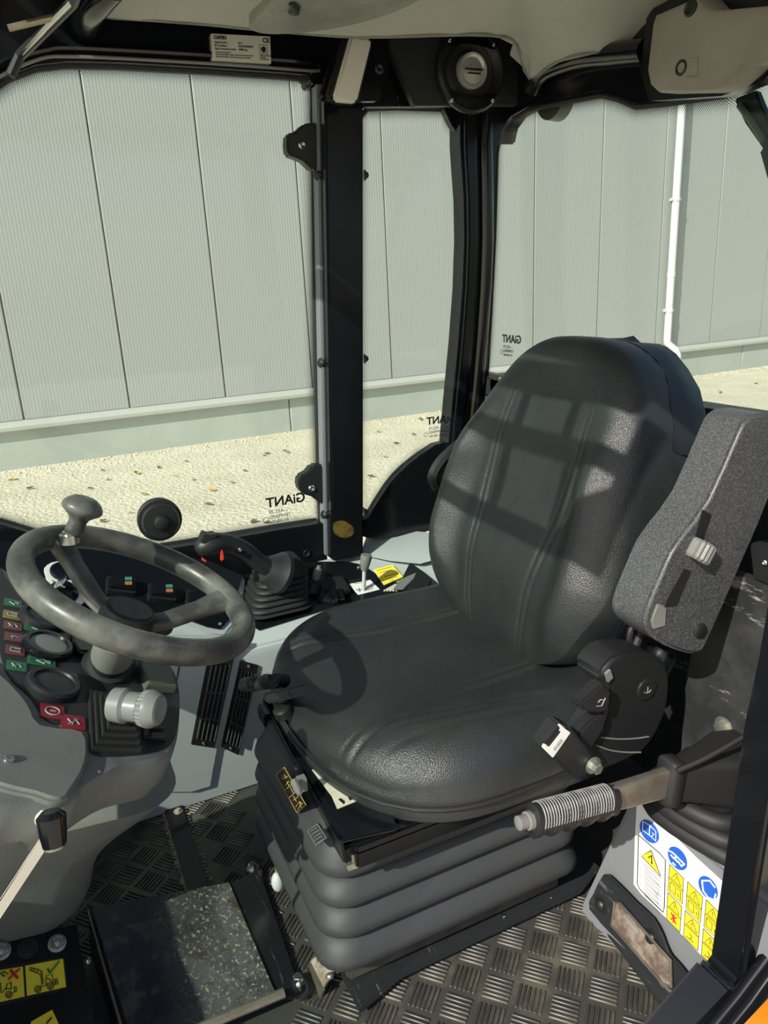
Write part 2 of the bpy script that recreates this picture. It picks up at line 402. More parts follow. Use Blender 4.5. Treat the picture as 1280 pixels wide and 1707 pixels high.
for i in range(-24, 25):
    for j in range(-24, 25):
        x = GO.x+GS*(i*ca+j*sa); y = GO.y+GS*(i*sa-j*ca)
        if not (-.16 < x < .68 and .5 < y < 1.34): continue
        if .27 < x < .70 and .80 < y < 1.12: continue
        if x < .19 and .80 < y < 1.06: continue
        if .085 < x < .145 and y > 1.06: continue
        if x < .19 and y < .84: continue
        if x > .24 and y > 1.15: continue
        o = bpy.data.objects.new('tread_block', tme); COL.objects.link(o); o.parent = floor
        o.location = (x, y, 0); o.rotation_euler = (0, 0, A0+(math.pi/2 if (i+j) % 2 == 0 else 0)); nb += 1

# --- windows
def window(name, label, outline, plane, normal, depth, seal=True):
    """pane, dotted frit band and rubber seal of one fixed cab window"""
    root = thing(name, label, None, sum(outline, V())/len(outline), kind='structure')
    n = V(normal).normalized()
    b = B(); b.prism(outline, -n*depth); obj('pane', b, 'glass', root)
    # frit strip on the inner face
    bm = bmesh.new(); uvl = bm.loops.layers.uv.new('UVMap')
    m = len(outline); c = sum(outline, V())/m; inn = []
    for i in range(m):
        t = (outline[(i+1) % m]-outline[i-1]).normalized(); q = n.cross(t)
        if q.dot(c-outline[i]) < 0: q = -q
        inn.append(outline[i]+q*.032)
    acc = 0
    for i in range(m):
        j = (i+1) % m; l = (outline[j]-outline[i]).length
        vs = [bm.verts.new(p+n*.0008) for p in (outline[i], outline[j], inn[j], inn[i])]
        f = bm.faces.new(vs)
        for lp_, uvv in zip(f.loops, ((acc, 0), (acc+l, 0), (acc+l, .032), (acc, .032))): lp_[uvl].uv = uvv
        acc += l
    me = bpy.data.meshes.new('frit_band'); bm.to_mesh(me); bm.free(); me.materials.append(MATS['frit_dots'])
    o = bpy.data.objects.new('frit_band', me); COL.objects.link(o); put(o, root)
    if seal:
        b = B(); b.tube([p+n*.002 for p in outline], .006, 8, closed=True); obj('seal', b, 'rubber', root)
    return root
w1o = [(-90, 250), (-60, 195), (-20, 155), (15, 130), (60, 113), (110, 107), (200, 109), (340, 117), (470, 126), (512, 130), (521, 142), (523, 300), (526, 600), (531, 800), (533, 868), (470, 878), (390, 892), (320, 905), (270, 913), (200, 914), (130, 905), (60, 888), (0, 870), (-70, 845), (-110, 600)]
w1 = window('window_1', 'large tinted side window left of the black pillar', PL(w1o, Y=YF+.03), None, SN, .006)
w2o = [(596, 200), (612, 181), (660, 179), (738, 182), (752, 205), (766, 226), (770, 300), (772, 400), (768, 520), (762, 610), (752, 700), (746, 742), (700, 757), (660, 790), (632, 830), (596, 890)]
w2 = window('window_2', 'narrow rear quarter window between the two black pillars', PL(w2o, Y=YF+.03), None, SN, .006)
XR = 1.02
w3o = [(828, 255), (834, 225), (850, 200), (880, 182), (930, 172), (1005, 158), (1030, 164), (1062, 177), (1110, 172), (1210, 158), (1255, 138), (1320, 80), (1500, 60), (1500, 820), (1290, 735), (1240, 712), (1170, 691), (1000, 664), (870, 640), (812, 627), (818, 520), (824, 400)]
w3 = window('window_3', 'wide rear window behind the seat', PL(w3o, X=XR+.02), None, (-1, 0, 0), .006)
def logo(root, x, y, k, fr):
    t = text('lettering', 'GiANT', fr, 0, 0, .030*k, 'decal_black', root, mirror=True, align='RIGHT', lift=.0015); t.data.offset = .0008*k
    for i, (l, s) in enumerate((('SEKURIT', .010), ('TEMPERED', .009), ('E4 43R-001', .008))):
        text('lettering', l if i else '-- AS2-75', fr, .004, -.016*k-.011*k*i, s*k*1.15, 'decal_black', root, mirror=True, align='RIGHT', lift=.0015)
    b = B(); b.tube([fr.p(-.004*k+.006*k*math.cos(a), -.028*k+.006*k*math.sin(a), .0015) for a in [2*math.pi*i/16 for i in range(16)]], .0006*k, 5, True); obj('approval_mark', b, 'decal_black', root)
# mirrored print is read from outside; RIGHT align with a mirrored axis keeps it running to the left
logo(w1, 0, 0, 1.0, Fr(at(444, 846, Y=YF+.03), (1, 0, 0), (0, 0, 1)))
logo(w2, 0, 0, .82, Fr(at(711, 708, Y=YF+.03), (1, 0, 0), (0, 0, 1)))
logo(w3, 0, 0, .85, Fr(at(838, 570, X=XR+.02), (0, -1, 0), (0, 0, 1)))
# clamps and latch knob on window_1
for pts, sc in (([(479, 222), (492, 220), (506, 206), (520, 204), (536, 205), (545, 240), (536, 283), (522, 284), (506, 268), (492, 262), (480, 258), (478, 240)], (503, 242)),
                ([(499, 795), (512, 788), (522, 776), (545, 775), (545, 845), (533, 838), (520, 828), (505, 824), (497, 812)], (519, 814))):
    b = B(); b.prism(PL(pts, Y=YF-.005), (0, .03, 0)); h = obj('hinge', b, 'black_plastic', w1, bev=.004)
    screw(h, at(*sc, Y=YF-.005), SN, .008)
kp = at(266, 866, Y=YF+.02)
b = B(); b.lathe(kp+V((0, .02, 0)), (0, -1, 0), [(0, .042), (.012, .044), (.02, .042), (.021, .037), (.034, .038), (.040, .035), (.041, .016), (.056, .015), (.058, .012)], 36)
obj('latch_knob', b, 'black_plastic', w1)
b = B(); b.lathe(kp+V((0, -.001, 0)), (0, -1, 0), [(0, .044), (.004, .0445), (.006, .043)], 36); obj('washer', b, 'rubber', w1)

# --- far side frame
tb_ = [(-120, 260), (-90, 215), (-60, 175), (-20, 145), (15, 124), (60, 107), (110, 101), (200, 103), (340, 111), (470, 120), (517, 124), (520, 140), (548, 140), (552, -60), (-200, -80), (-260, 260)]
beam = thing('trim_1', 'black roof side beam over the large window', None, at(300, 90, Y=YF), kind='structure')
b = B(); b.prism(PL(tb_, Y=YF), (0, .06, 0)); obj('beam', b, 'black_gloss', beam, bev=.003)
b = B(); lip = smooth(PL([(-100, 215), (-60, 168), (-20, 140), (20, 117), (70, 97), (110, 94), (200, 97), (340, 105), (470, 114), (530, 118), (534, 108)], Y=YF-.004), 4, False)
b.tube(lip, .0028, 8); obj('edge_trim', b, 'silver_plastic', beam, label='thin pale strip drawn as the highlight line along the beam')  # pale strip stands for the beam's highlight line, put in as colour
b = B(); lip = smooth(PL([(-100, 205), (-60, 150), (-20, 118), (30, 95), (80, 82), (110, 79), (200, 83), (340, 91), (470, 100), (530, 105)], Y=YF-.006), 4, False)
b.tube(lip, .006, 8); obj('bead', b, 'black_gloss', beam)
sill_f = thing('trim_2', 'black frame panel under the large window', None, at(400, 920, Y=YF), kind='structure')
b = B(); b.prism(PL([(-140, 830), (-70, 850), (0, 874), (60, 892), (130, 909), (200, 918), (270, 917), (320, 909), (390, 897), (470, 883), (540, 872), (548, 950), (400, 985), (200, 1010), (-140, 980)], Y=YF-.004), (0, .05, 0)); obj('panel', b, 'black_paint', sill_f, bev=.002)
b = B(); b.lathe(at(511, 922, Y=YF-.004), SN, [(0, .008), (.003, .007), (.001, .004)], 16); obj('bolt', b, 'black_plastic', sill_f)

pil = thing('trim_3', 'black square pillar between the large and narrow side windows', None, at(570, 925, Y=YF-.04), kind='structure')
near = PL([(541, 160), (606, 160), (606, 926), (554, 936)], Y=YF-.04)
b = B(); b.prism(near, (0, .085, 0)); obj('post', b, 'black_paint', pil, bev=.004)
b = B(); b.prism(PL([(528, 140), (540, 140), (552, 928), (542, 926)], Y=YF-.012), (0, .03, 0)); obj('flange', b, 'panel_grey', pil, bev=.002)
for x, y in ((533, 292), (538, 605), (543, 858)): bolt(pil, at(x, y, Y=YF-.01), (-.5, -1, 0), .008, .008, 'black_plastic', dome=True)
for x, y in ((608, 292), (608, 598), (607, 853)): bolt(pil, at(x, y, Y=YF-.02), (1, -.2, 0), .007, .008, 'black_plastic', dome=True)
b = B(); b.prism(smooth(PL([(556, 873), (572, 868), (588, 878), (589, 890), (575, 897), (558, 890)], Y=YF-.0405), 3), (0, .001, 0)); obj('paint_mark', b, 'faded_gold', pil, label='faded yellow sticker residue')

cor = thing('trim_4', 'black curved corner post between the quarter and rear windows', None, at(780, 740, Y=YF-.02), kind='structure')
Lp = [(768, 170), (768, 240), (774, 330), (775, 400), (772, 480), (765, 570), (757, 650), (749, 735), (737, 860), (725, 960)]
Rp = [(831, 170), (827, 240), (826, 330), (826, 400), (823, 480), (818, 560), (811, 650), (803, 720), (790, 860), (780, 960)]
def band(lo, hi, Y0, dy, mat, name):
    rs = []
    for (xl, yl), (xr, yr) in zip(Lp, Rp):
        a = at(xl+(xr-xl)*lo, yl, Y=Y0); c = at(xl+(xr-xl)*hi, yr, Y=Y0)
        rs.append([a, c, c+V((0, dy, 0)), a+V((0, dy, 0))])
    b = B(); b.rings(rs); return obj(name, b, mat, cor, bev=.003)
band(0, 1, YF-.01, .05, 'black_gloss', 'post')
band(.14, .40, YF-.022, .014, 'black_paint', 'strip')
rs = []
for (xl, yl), (xr, yr) in zip(Lp, Rp):
    c = at(xl+(xr-xl)*.68, (yl+yr)/2, Y=YF-.01); rs.append(c)
b = B(); b.tube(rs, .017, 12); obj('rib', b, 'black_gloss', cor)
b = B(); b.prism(PL([(738, 176), (775, 170), (775, 232), (765, 226), (752, 206)], Y=YF+.01), (0, .02, 0)); b.prism(PL([(822, 170), (885, 176), (850, 196), (834, 222), (829, 248), (822, 248)], Y=YF-.0), (0, .02, 0)); obj('gusset', b, 'black_gloss', cor, bev=.002)
fen = tag(obj('trim_5', B().prism(smooth(PL([(600, 893), (618, 858), (640, 822), (662, 793), (700, 760), (750, 736), (760, 800), (745, 850), (735, 876), (690, 893), (640, 898)], Y=YF+.005), 2), (0, .03, 0)), 'black_gloss', None, bev=.003), 'black curved wheel arch panel filling the lower quarter window', kind='structure')

# --- rear frame and rear bulkhead
rb = thing('trim_6', 'black roof rear beam above the rear window', None, at(960, 150, X=XR), kind='structure')
b = B(); b.prism(PL([(828, 240), (833, 215), (848, 194), (880, 176), (930, 167), (1005, 153), (1030, 159), (1062, 172), (1110, 167), (1210, 153), (1255, 132), (1320, 70), (1500, 30), (1500, -300), (800, -300), (800, 240)], X=XR), (.05, 0, 0)); obj('beam', b, 'black_gloss', rb, bev=.004)
b = B(); b.tube(smooth(PL([(885, 150), (905, 120), (960, 98), (1020, 90), (1075, 84)], X=XR-.02), 4, False), .018, 12); obj('bead', b, 'black_gloss', rb)
lb = thing('trim_7', 'black frame bar under the rear window', None, at(900, 650, X=XR), kind='structure')
b = B(); b.prism(PL([(790, 622), (812, 628), (870, 643), (1000, 667), (1170, 694), (1240, 716), (1290, 738), (1500, 830), (1500, 930), (1240, 790), (1170, 760), (870, 690), (780, 665)], X=XR), (.05, 0, 0)); obj('bar', b, 'black_paint', lb, bev=.003)
b = B(); b.prism(PL([(832, 628), (868, 634), (862, 650), (830, 642)], X=XR-.002), (.004, 0, 0)); obj('plate', b, 'steel', lb)
tag(obj('wall_rear', B().prism([(XR, .42, -.02), (XR, 1.56, -.02), (XR, 1.56, .77), (XR, .42, .77)], (.05, 0, 0)), 'black_scuffed'), 'scuffed black bulkhead behind the seat', kind='structure')
b = B(); b.prism(PL([(800, 658), (846, 668), (842, 760), (795, 760)], X=XR-.01), (.006, 0, 0)); tag(obj('trim_11', b, 'panel_grey', None, bev=.002), 'small grey panel in the rear corner under the rear window', kind='structure')

# --- roof
ceil = thing('ceiling', 'grey moulded headliner of the cab roof', None, (.55, 1.0, 1.42), kind='structure')
edge = [at(188, -40, Z=1.42), at(176, 6, Z=1.42), at(164, 28, Z=1.418), at(260, 36, Z=1.412), at(350, 43, Z=1.405), at(420, 50, Z=1.40), at(560, 62, Z=1.39), at(650, 63, Z=1.385), at(760, 60, Z=1.385), at(830, 62, Z=1.39), at(862, 78, Z=1.39), at(882, 132, Z=1.36), at(930, 104, Z=1.36), at(1000, 88, Z=1.36), at(1080, 82, Z=1.36), at(1140, 70, Z=1.36), at(1300, 10, Z=1.36)]
cpt = V((.55, .80, 1.47))
b = B()
rs = []
for f, dz in ((1, 0), (.97, .012), (.9, .03), (.75, .05), (.5, .065), (.2, .075)):
    ring = [V((cpt.x+(p.x-cpt.x)*f, cpt.y+(p.y-cpt.y)*f, p.z*f+1.40*(1-f)+dz)) for p in edge]
    ring += [V((1.15, .35, 1.42+dz)) if f == 1 else V((cpt.x+(1.15-cpt.x)*f, cpt.y+(.35-cpt.y)*f, 1.42+dz)), V((cpt.x+(.09-cpt.x)*f, cpt.y+(.35-cpt.y)*f, 1.43+dz))]
    rs.append(ring)
b.rings(rs, cap0=False); obj('headliner', b, 'headliner', ceil, sharp=60)
b = B(); b.tube(smooth([p+V((0, 0, .002)) for p in edge], 3, False), .0028, 8); obj('piping', b, 'visor_grey', ceil)
b = B(); b.prism([at(875, 115, Z=1.375), at(850, 92, Z=1.40), at(860, 60, Z=1.42), at(980, 0, Z=1.44), at(970, 4, Z=1.442)], (0, 0, .004)); obj('seam', b, 'headliner', ceil)
b = B(); b.box((.61, 1.0, 1.535), (1.13, 1.12, .05)); tag(obj('roof', b, 'black_paint'), 'black cab roof shell above the headliner', kind='structure')
# near side roof rail and door frame top
b = B(); b.box((.61, .47, 1.48), (1.13, .06, .08)); tag(obj('trim_8', b, 'black_gloss', None, bev=.006), 'black roof rail above the open door', kind='structure')
# windscreen in the upper left corner
wl0, wl1 = at(34, 92, Y=1.46), at(122, 4, Z=1.41)
WG0 = V((.05, 0, 1.45)); WGS = V((-.39, 0, -.95)).normalized(); WGN = V((-.95, 0, .39)).normalized()
def wg(y, s_, o=0): return WG0+V((0, y, 0))+WGS*s_+WGN*o
ws = thing('window_4', 'slanted tinted windscreen whose top corner shows left of the roof beam', None, wl0, kind='structure')
b = B(); b.prism([wg(.45, .0), wg(1.46, .0), wg(1.46, 1.35), wg(.45, 1.35)], WGN*.005); obj('pane', b, 'glass', ws)
b = B(); b.tube([wl0+V((-.02, .0, -.03)), wl0, wl0.lerp(wl1, .5), wl1, wl1+V((.02, -.3, .01))], .008, 8); obj('seal', b, 'black_plastic', ws)
b = B(); b.tube([wl0+V((.004, -.012, 0)), wl0.lerp(wl1, .5)+V((.0, -.014, 0)), wl1+V((0, -.012, 0))], .004, 6); obj('edge_trim', b, 'steel', ws)
b = B(); b.tube([at(14, 47, Y=1.36), at(60, 36, Y=1.36), at(98, 27, Y=1.36)], .005, 8); obj('wiper_blade', b, 'bare_steel', ws)
b = B(); b.prism([wg(.42, -.03, .0), wg(1.56, -.03, .0), wg(1.56, .015, .0), wg(.42, .015, .0)], WGN*.03); tag(obj('trim_10', b, 'black_gloss', None, bev=.004), 'black header rail over the windscreen', kind='structure')
gd = thing('windscreen_guard', 'black steel guard frame of flat bars outside the top of the windscreen', 'guard', wg(.7, .12, .06))
for s0_, s1_ in ((.068, .104), (.206, .240)):
    b = B(); b.prism([wg(.38, s0_, .03), wg(1.0, s0_-.006, .03), wg(1.0, s1_-.006, .03), wg(.38, s1_, .03)], WGN*.012); obj('rail', b, 'black_paint', gd, bev=.003)
for y_, s0_, s1_, w2_ in ((.654, .0, .075, .022), (.526, .0, .075, .022), (.386, .0, .24, .03), (.665, .10, .21, .024), (.502, .10, .21, .022), (.985, .0, .24, .03), (.80, .0, .07, .02)):
    b = B(); b.prism([wg(y_-w2_/2, s0_, .032), wg(y_+w2_/2, s0_, .032), wg(y_+w2_/2, s1_, .032), wg(y_-w2_/2, s1_, .032)], WGN*.010); obj('upright', b, 'black_paint', gd, bev=.003)
b = B(); b.prism([wg(.385, .125, .032), wg(.40, .118, .032), wg(.492, .200, .032), (wg(.47, .21, .032))], WGN*.010); b.prism([wg(.385, .125, .033), wg(.385, .21, .033), wg(.47, .21, .033)], WGN*.008); obj('corner_gusset', b, 'black_paint', gd)
b = B(); b.tube([at(185, -25, Y=1.30), at(160, 5, Y=1.34), at(148, 22, Y=1.40), at(142, 40, Y=1.47)], .022, 12); tag(obj('trim_9', b, 'black_gloss'), 'black rounded roof bow at the front edge of the headliner', kind='structure')
b = B(); b.box((-.33, .98, .17), (.03, 1.1, .42)); tag(obj('wall_front', b, 'black_matte'), 'black front bulkhead below the windscreen', kind='structure')
b = B(); b.tube([(-.34, 1.50, .30), (-.24, 1.50, .8), (.0, 1.50, 1.40)], .03, 10); tag(obj('trim_15', b, 'black_gloss'), 'black front corner post far side', kind='structure')

# ------------------------------------------------------------------ driver seat
YC = .972
seat = thing('driver_seat', 'black vinyl suspension seat with bellows base in the middle of the cab', 'seat', (.47, .95, .0))
def gs(x, s): return math.exp(-(x/s)**2)
def sstep(a, b, x):
    t = max(0, min(1, (x-a)/(b-a))); return t*t*(3-2*t)
def squircle(u, v, k=.62):
    return u*math.sqrt(max(0, 1-k*v*v/2)), v*math.sqrt(max(0, 1-k*u*u/2))
def grid_shell(name, fn, bot, mat, n=110, m=110, parent=None):
    """top surface fn(u,v) on [-1,1]^2 closed by a skirt of rings bot(u,v,k)"""
    b = B(); bm = b.bm
    g = [[bm.verts.new(fn(-1+2*i/n, -1+2*j/m)) for j in range(m+1)] for i in range(n+1)]
    for i in range(n):
        for j in range(m): bm.faces.new((g[i][j], g[i+1][j], g[i+1][j+1], g[i][j+1]))
    loop = [(i, 0) for i in range(n)]+[(n, j) for j in range(m)]+[(i, m) for i in range(n, 0, -1)]+[(0, j) for j in range(m, 0, -1)]
    prev = [g[i][j] for i, j in loop]
    k = 0
    while True:
        ps = [bot(-1+2*i/n, -1+2*j/m, k) for i, j in loop]
        if ps[0] is None: break
        cur = [bm.verts.new(p) for p in ps]
        for q in range(len(cur)): bm.faces.new((prev[q], prev[(q+1) % len(cur)], cur[(q+1) % len(cur)], cur[q]))
        prev = cur; k += 1
    bm.faces.new(prev)
    return obj(name, b, mat, parent, sharp=55)
def superdisc(u, v, n):
    """square -> disc -> superellipse of power n (no corner creases)"""
    a, c = squircle(u, v, 1.0); r = math.hypot(a, c)
    if r < 1e-9: return 0., 0., 0.
    x, y = a/r, c/r; m_ = n(x, y) if callable(n) else n
    k = (abs(x)**m_+abs(y)**m_)**(-1/m_)
    return a*k, c*k, r
CN = lambda p, q: 2.9 + .5*p
CXM, HX, HY = .512, .242, .286
def cush_xy(a, c, s=1.0):
    return CXM+a*HX*s, YC+.013+c*HY*(1-.07*sstep(.2, 1, a))*s
def cush(u0, v0):
    u, v, d = superdisc(u0, v0, CN); x, y = cush_xy(u, v)
    if u > .3: d = d*(1-.2*sstep(.3, 1, u))
    t = max(0, min(1, (d-.74)/.26))
    z = .412 - .052*(1-math.sqrt(max(0, 1-t*t)))
    z += .014*sstep(.45, .78, abs(v))*(1-t) - .007*(1-v*v)*(1-u*u)
    z -= .012*sstep(-.3, -1, u)*(1-abs(v))
    for s in (1, -1):
        vc = s*(.42+.10*u*u*(1 if u < 0 else .3)+(.06*sstep(.2, -.9, u)))
        for o, a_ in ((-.035, .0044), (.035, .0044)): z -= a_*gs(v-vc-o, .013)*sstep(-.95, -.72, u)
        z += .002*gs(v-vc, .03)*sstep(-.95, -.72, u)
    for k in range(3):   # slack creases of the near and far front quarters
        vc = -.60-.08*k-.30*(u+.2)*(1-.3*k); z -= .0018*gs(v-vc, .022)*sstep(-.8, -.5, u)*sstep(.6, .2, u)
        vc = .60+.09*k+.22*(u-.1)*(1-.6*k); z -= .0013*gs(v-vc, .024)*sstep(-.7, -.3, u)*sstep(.5, .1, u)
    return V((x, y, z))
def cush_b(u0, v0, k):
    lv = [(1.010, .352), (1.012, .345), (1.004, .338), (.983, .336), (.988, .330), (.983, .312), (.93, .305)]
    if k >= len(lv): return None
    u, v, d = superdisc(u0, v0, CN); x, y = cush_xy(u, v, lv[k][0]); return V((x, y, lv[k][1]))
cu = grid_shell('cushion', cush, cush_b, 'vinyl', 120, 210, seat)
b = B(); n_ = 64; pth = []
for k in range(n_):
    a = 2*math.pi*k/n_; c, s = math.cos(a), math.sin(a); q = max(abs(c), abs(s)); c, s, _d = superdisc(c/q, s/q, CN); x, y = cush_xy(c, s, 1.006); pth.append((x, y, .337))
b.tube(pth, .0035, 8, True); obj('piping', b, 'rubber', cu)

BT = V((.27, 0, .963)); BN = V((-.963, 0, .27)); BO = V((.672, YC+.012, .395)); BH = .525
def bw(h):   # half width by height
    h = max(0, min(1, h))
    pts = [(0, .205), (.12, .225), (.3, .246), (.45, .244), (.6, .228), (.75, .208), (.88, .190), (1, .175)]
    for (a, x), (c, y) in zip(pts, pts[1:]):
        if h <= c: t = (h-a)/(c-a); t = t*t*(3-2*t)*.5+t*.5; return x+(y-x)*t
    return .15
def back_xy(u0, v0, s=1.0):
    a, c, r = superdisc(u0, v0, lambda p, q: 3.0 if q > 0 else 4.0)
    h = (c+1)/2
    return a*bw(h)*s-.018*sstep(.45, 1, h), BH*.5+(h-.5)*BH*s
def back(u0, v0):
    y, t = back_xy(u0, v0); u, v, d = superdisc(u0, v0, lambda p, q: 3.0 if q > 0 else 4.0); h = (v+1)/2
    if v < 0: d *= 1-.10*sstep(0, -1, v)
    q = max(0, min(1, (d-.72)/.28))
    f = .052 - .052*(1-math.sqrt(max(0, 1-q*q)))
    f += .034*sstep(.50, .80, abs(u))*sstep(.80, .55, h)*sstep(-.05, .2, h)*(1-.7*q)
    f -= .018*(1-u*u)*sstep(.85, .3, h)
    f += .020*gs(h-.26, .18)*(1-u*u)
    f -= .016*gs(h-.83, .10)*gs(u, .55)
    for s in (1, -1):
        vc = s*(.36+.20*sstep(.2, .8, h)*(1 if s < 0 else .4))
        f -= .0030*(gs(u-vc-.03, .015)+gs(u-vc+.03, .015))*sstep(.9, .6, h)
    f += .0004*math.sin(23*u+6*h)*sstep(.7, .5, h)
    return BO+BT*t+V((0, y, 0))+BN*f
def back_b(u, v, k):
    lv = [(1.008, -.014), (1.012, -.04), (1.010, -.070), (.998, -.086), (.96, -.098), (.8, -.105)]
    if k >= len(lv): return None
    s, f = lv[k]; y, t = back_xy(u, v, s); return BO+BT*t+V((0, y, 0))+BN*f
bk = grid_shell('backrest', back, back_b, 'vinyl', 190, 130, seat)
# rear shell and loose cover edge
b = B(); rs = []
for s, f in ((.96, -.086), (.972, -.098), (.94, -.115), (.80, -.125)):
    r = []
    for k in range(48):
        a = 2*math.pi*k/48; c, q_ = math.cos(a), math.sin(a); q = max(abs(c), abs(q_)); y, t = back_xy(c/q, q_/q, s); r.append(BO+BT*t+V((0, y, 0))+BN*f)
    rs.append(r)
b.rings(rs, cap0=False); obj('seat_shell', b, 'black_plastic', bk, sharp=50)
b = B(); rs = []
random.seed(3)
L_ = 40
for k in range(L_+1):
    a = R(100+118*k/L_)          # from the far top corner over the top and down the near side
    c, q_ = math.cos(a-math.pi/2), math.sin(a-math.pi/2)
    aa = R(150-205*k/L_); c, q_ = math.cos(aa), math.sin(aa); q = max(abs(c), abs(q_))
    wv = .006*math.sin(k*1.3)+.004*math.sin(k*2.9+1)
    def Q(sc, f, dz=0):
        y, t = back_xy(-c/q*-1*-1 if False else -(-c)/q*-1*-1, q_/q, sc); y = back_xy(c/q, q_/q, sc)[0]
        return BO+BT*(t+dz)+V((0, y, 0))+BN*f
    lo, mi, hi = Q(1.016, -.040+wv*.6), Q(1.030+wv*1.6, -.070), Q(1.034+wv*4, -.104+wv*1.5)
    rs.append([lo, mi, hi, hi+V((.003, 0, -.005)), mi+V((.002, 0, -.006)), lo+V((.002, 0, -.004))])
b.rings(rs); obj('cover_flap', b, 'vinyl_side', bk, sharp=60, label='loose crumpled edge of the seat cover')
# far armrest folded up behind the bolster
b = B(); p0, p1 = V((.735, 1.255, .545)), V((.835, 1.235, .715))
path = [at(728, 812, Y=1.25), at(722, 795, Y=1.25), at(735, 770, Y=1.25), at(765, 742, Y=1.25), at(800, 712, Y=1.25), at(822, 694, Y=1.25)]
b.tube(smooth(path, 3, False), .012, 8); b.tube(smooth([p+V((.022, .0, -.03)) for p in path], 3, False), .009, 8)
for t in (.25, .55, .8): q = path[2].lerp(path[5], t); b.box(q+V((.010, 0, -.014)), (.02, .014, .035))
obj('armrest', b, 'black_plastic', seat, label='folded far armrest seen edge-on past the backrest')
# near armrest, folded up
Y0 = .625
arm = [(1081, 1008), (1074, 1038), (1084, 1058), (1112, 1078), (1150, 1091), (1166, 1089), (1180, 1072), (1240, 935), (1290, 815), (1306, 730), (1296, 694), (1264, 690), (1243, 700), (1230, 724), (1182, 832), (1140, 890), (1118, 922), (1102, 958)]
Ra = .0
b = B(); b.prism(smooth(PL(arm, Y=Y0), 2), (0, .062, 0)); ar = obj('armrest', b, 'arm_plastic', seat, bev=.011, seg=3, sharp=60, label='speckled dark grey near armrest folded upright')
b = B(); b.prism(PL([(1156, 905), (1172, 850), (1186, 858), (1168, 912)], Y=Y0-.001), (0, .002, 0)); b.prism(PL([(1112, 1000), (1140, 948), (1152, 952), (1128, 1010), (1108, 1012)], Y=Y0-.001), (0, .002, 0)); obj('slot', b, 'black_matte', ar)
ax0, ax1 = at(1150, 936, Y=Y0+.004), at(1168, 902, Y=Y0+.004)
b = B(); ax = (ax1-ax0).normalized(); u = ax.cross(V((0, 1, 0))).normalized(); v = V((0, 1, 0)); rs = []
for h in (0, .003, .022, .025):
    rs.append([ax0+ax*(h+.004)+(u*math.cos(a)+v*math.sin(a))*((.021 if 0 < h < .025 else .018)*(1+.05*math.cos(a*20))) for a in [2*math.pi*k/80 for k in range(80)]])
b.rings(rs); obj('thumbwheel', b, 'dash_grey', ar, sharp=30, label='ribbed grey height thumbwheel')
b = B(); c = at(1166, 1051, Y=Y0); b.lathe(c+V((0, .004, 0)), SN, [(0, .0105), (.006, .0105), (.0075, .009), (.0085, .002)], 24); obj('cap', b, 'black_plastic', ar)
b = B(); b.prism(PL([(1092, 1018), (1097, 1006), (1112, 1012), (1110, 1044), (1090, 1050), (1086, 1036)], Y=Y0-.002), (0, .004, 0)); obj('insert', b, 'dash_grey', ar, bev=.0015)
b = B(); b.tube(PL([(1258, 700), (1216, 800), (1172, 915), (1150, 1000), (1166, 1085)], Y=Y0+.001), .0012, 5); b.tube([p+V((0, .03, 0)) for p in PL([(1306, 735), (1241, 940), (1178, 1080)], Y=Y0)], .002, 5); obj('parting_line', b, 'black_plastic', ar)
# armrest hinge post + recliner cover
b = B(); b.tube([at(1105, 1085, Y=.70), at(1090, 1110, Y=.70), at(1078, 1140, Y=.71)], .022, 10); obj('armrest_pivot', b, 'black_paint', seat)
Y1 = .672
rc = [(1000, 1128), (1022, 1098), (1048, 1090), (1082, 1090), (1107, 1103), (1118, 1128), (1115, 1172), (1104, 1206), (1090, 1232), (1072, 1254), (1040, 1272), (1004, 1287), (978, 1293), (960, 1270), (975, 1245), (1000, 1215), (1010, 1190), (1012, 1150)]
b = B(); b.prism(smooth(PL(rc, Y=Y1), 2), (0, .055, 0)); rec = obj('recliner_cover', b, 'black_plastic', seat, bev=.006, seg=3)
c = at(1077, 1149, Y=Y1)
b = B(); b.lathe(c, SN, [(0, .0165), (.002, .016), (.003, .013), (.002, .010), (.0025, .001)], 28); obj('cap', b, 'black_plastic', rec)
fr = Fr(c+V((0, -.003, 0)), (1, 0, 0), (0, 0, 1))
b = B(); b.tube([fr.p(-.006, -.001), fr.p(-.003, -.004), fr.p(.003, -.004), fr.p(.006, -.001)], .0005, 5); b.tube([fr.p(0, -.004), fr.p(0, .005)], .0005, 5); obj('mark', b, 'mark_grey', rec)
b = B()
for l in ([(1002, 1229), (1030, 1232), (1060, 1231), (1081, 1228)], [(994, 1242), (1015, 1250), (1042, 1254), (1068, 1254)]): b.tube(smooth(PL(l, Y=Y1-.001), 3, False), .0012, 6)
obj('rib', b, 'dash_grey', rec)
b = B(); b.prism(PL([(966, 1174), (1005, 1140), (1020, 1152), (1012, 1186), (1000, 1190), (972, 1186)], Y=Y1-.02), (0, .022, 0)); lv = obj('recline_lever', b, 'black_plastic', seat, bev=.003)
fr = Fr(at(1003, 1170, Y=Y1-.0205), (1, 0, 0), (0, 0, 1))
b = B(); b.tube([fr.p(-.008, -.004), fr.p(0, -.006), fr.p(.006, .004)], .0006, 5); b.tube([fr.p(-.002, .004), fr.p(.005, .001)], .0006, 5); b.tube([fr.p(-.006, .001), fr.p(-.002, .004)], .0006, 5); obj('mark', b, 'mark_grey', lv)
b = B(); b.prism(PL([(1010, 1124), (1018, 1117), (1022, 1130), (1014, 1138)], Y=Y1-.004), (0, .004, 0)); obj('clip', b, 'dash_grey', rec)
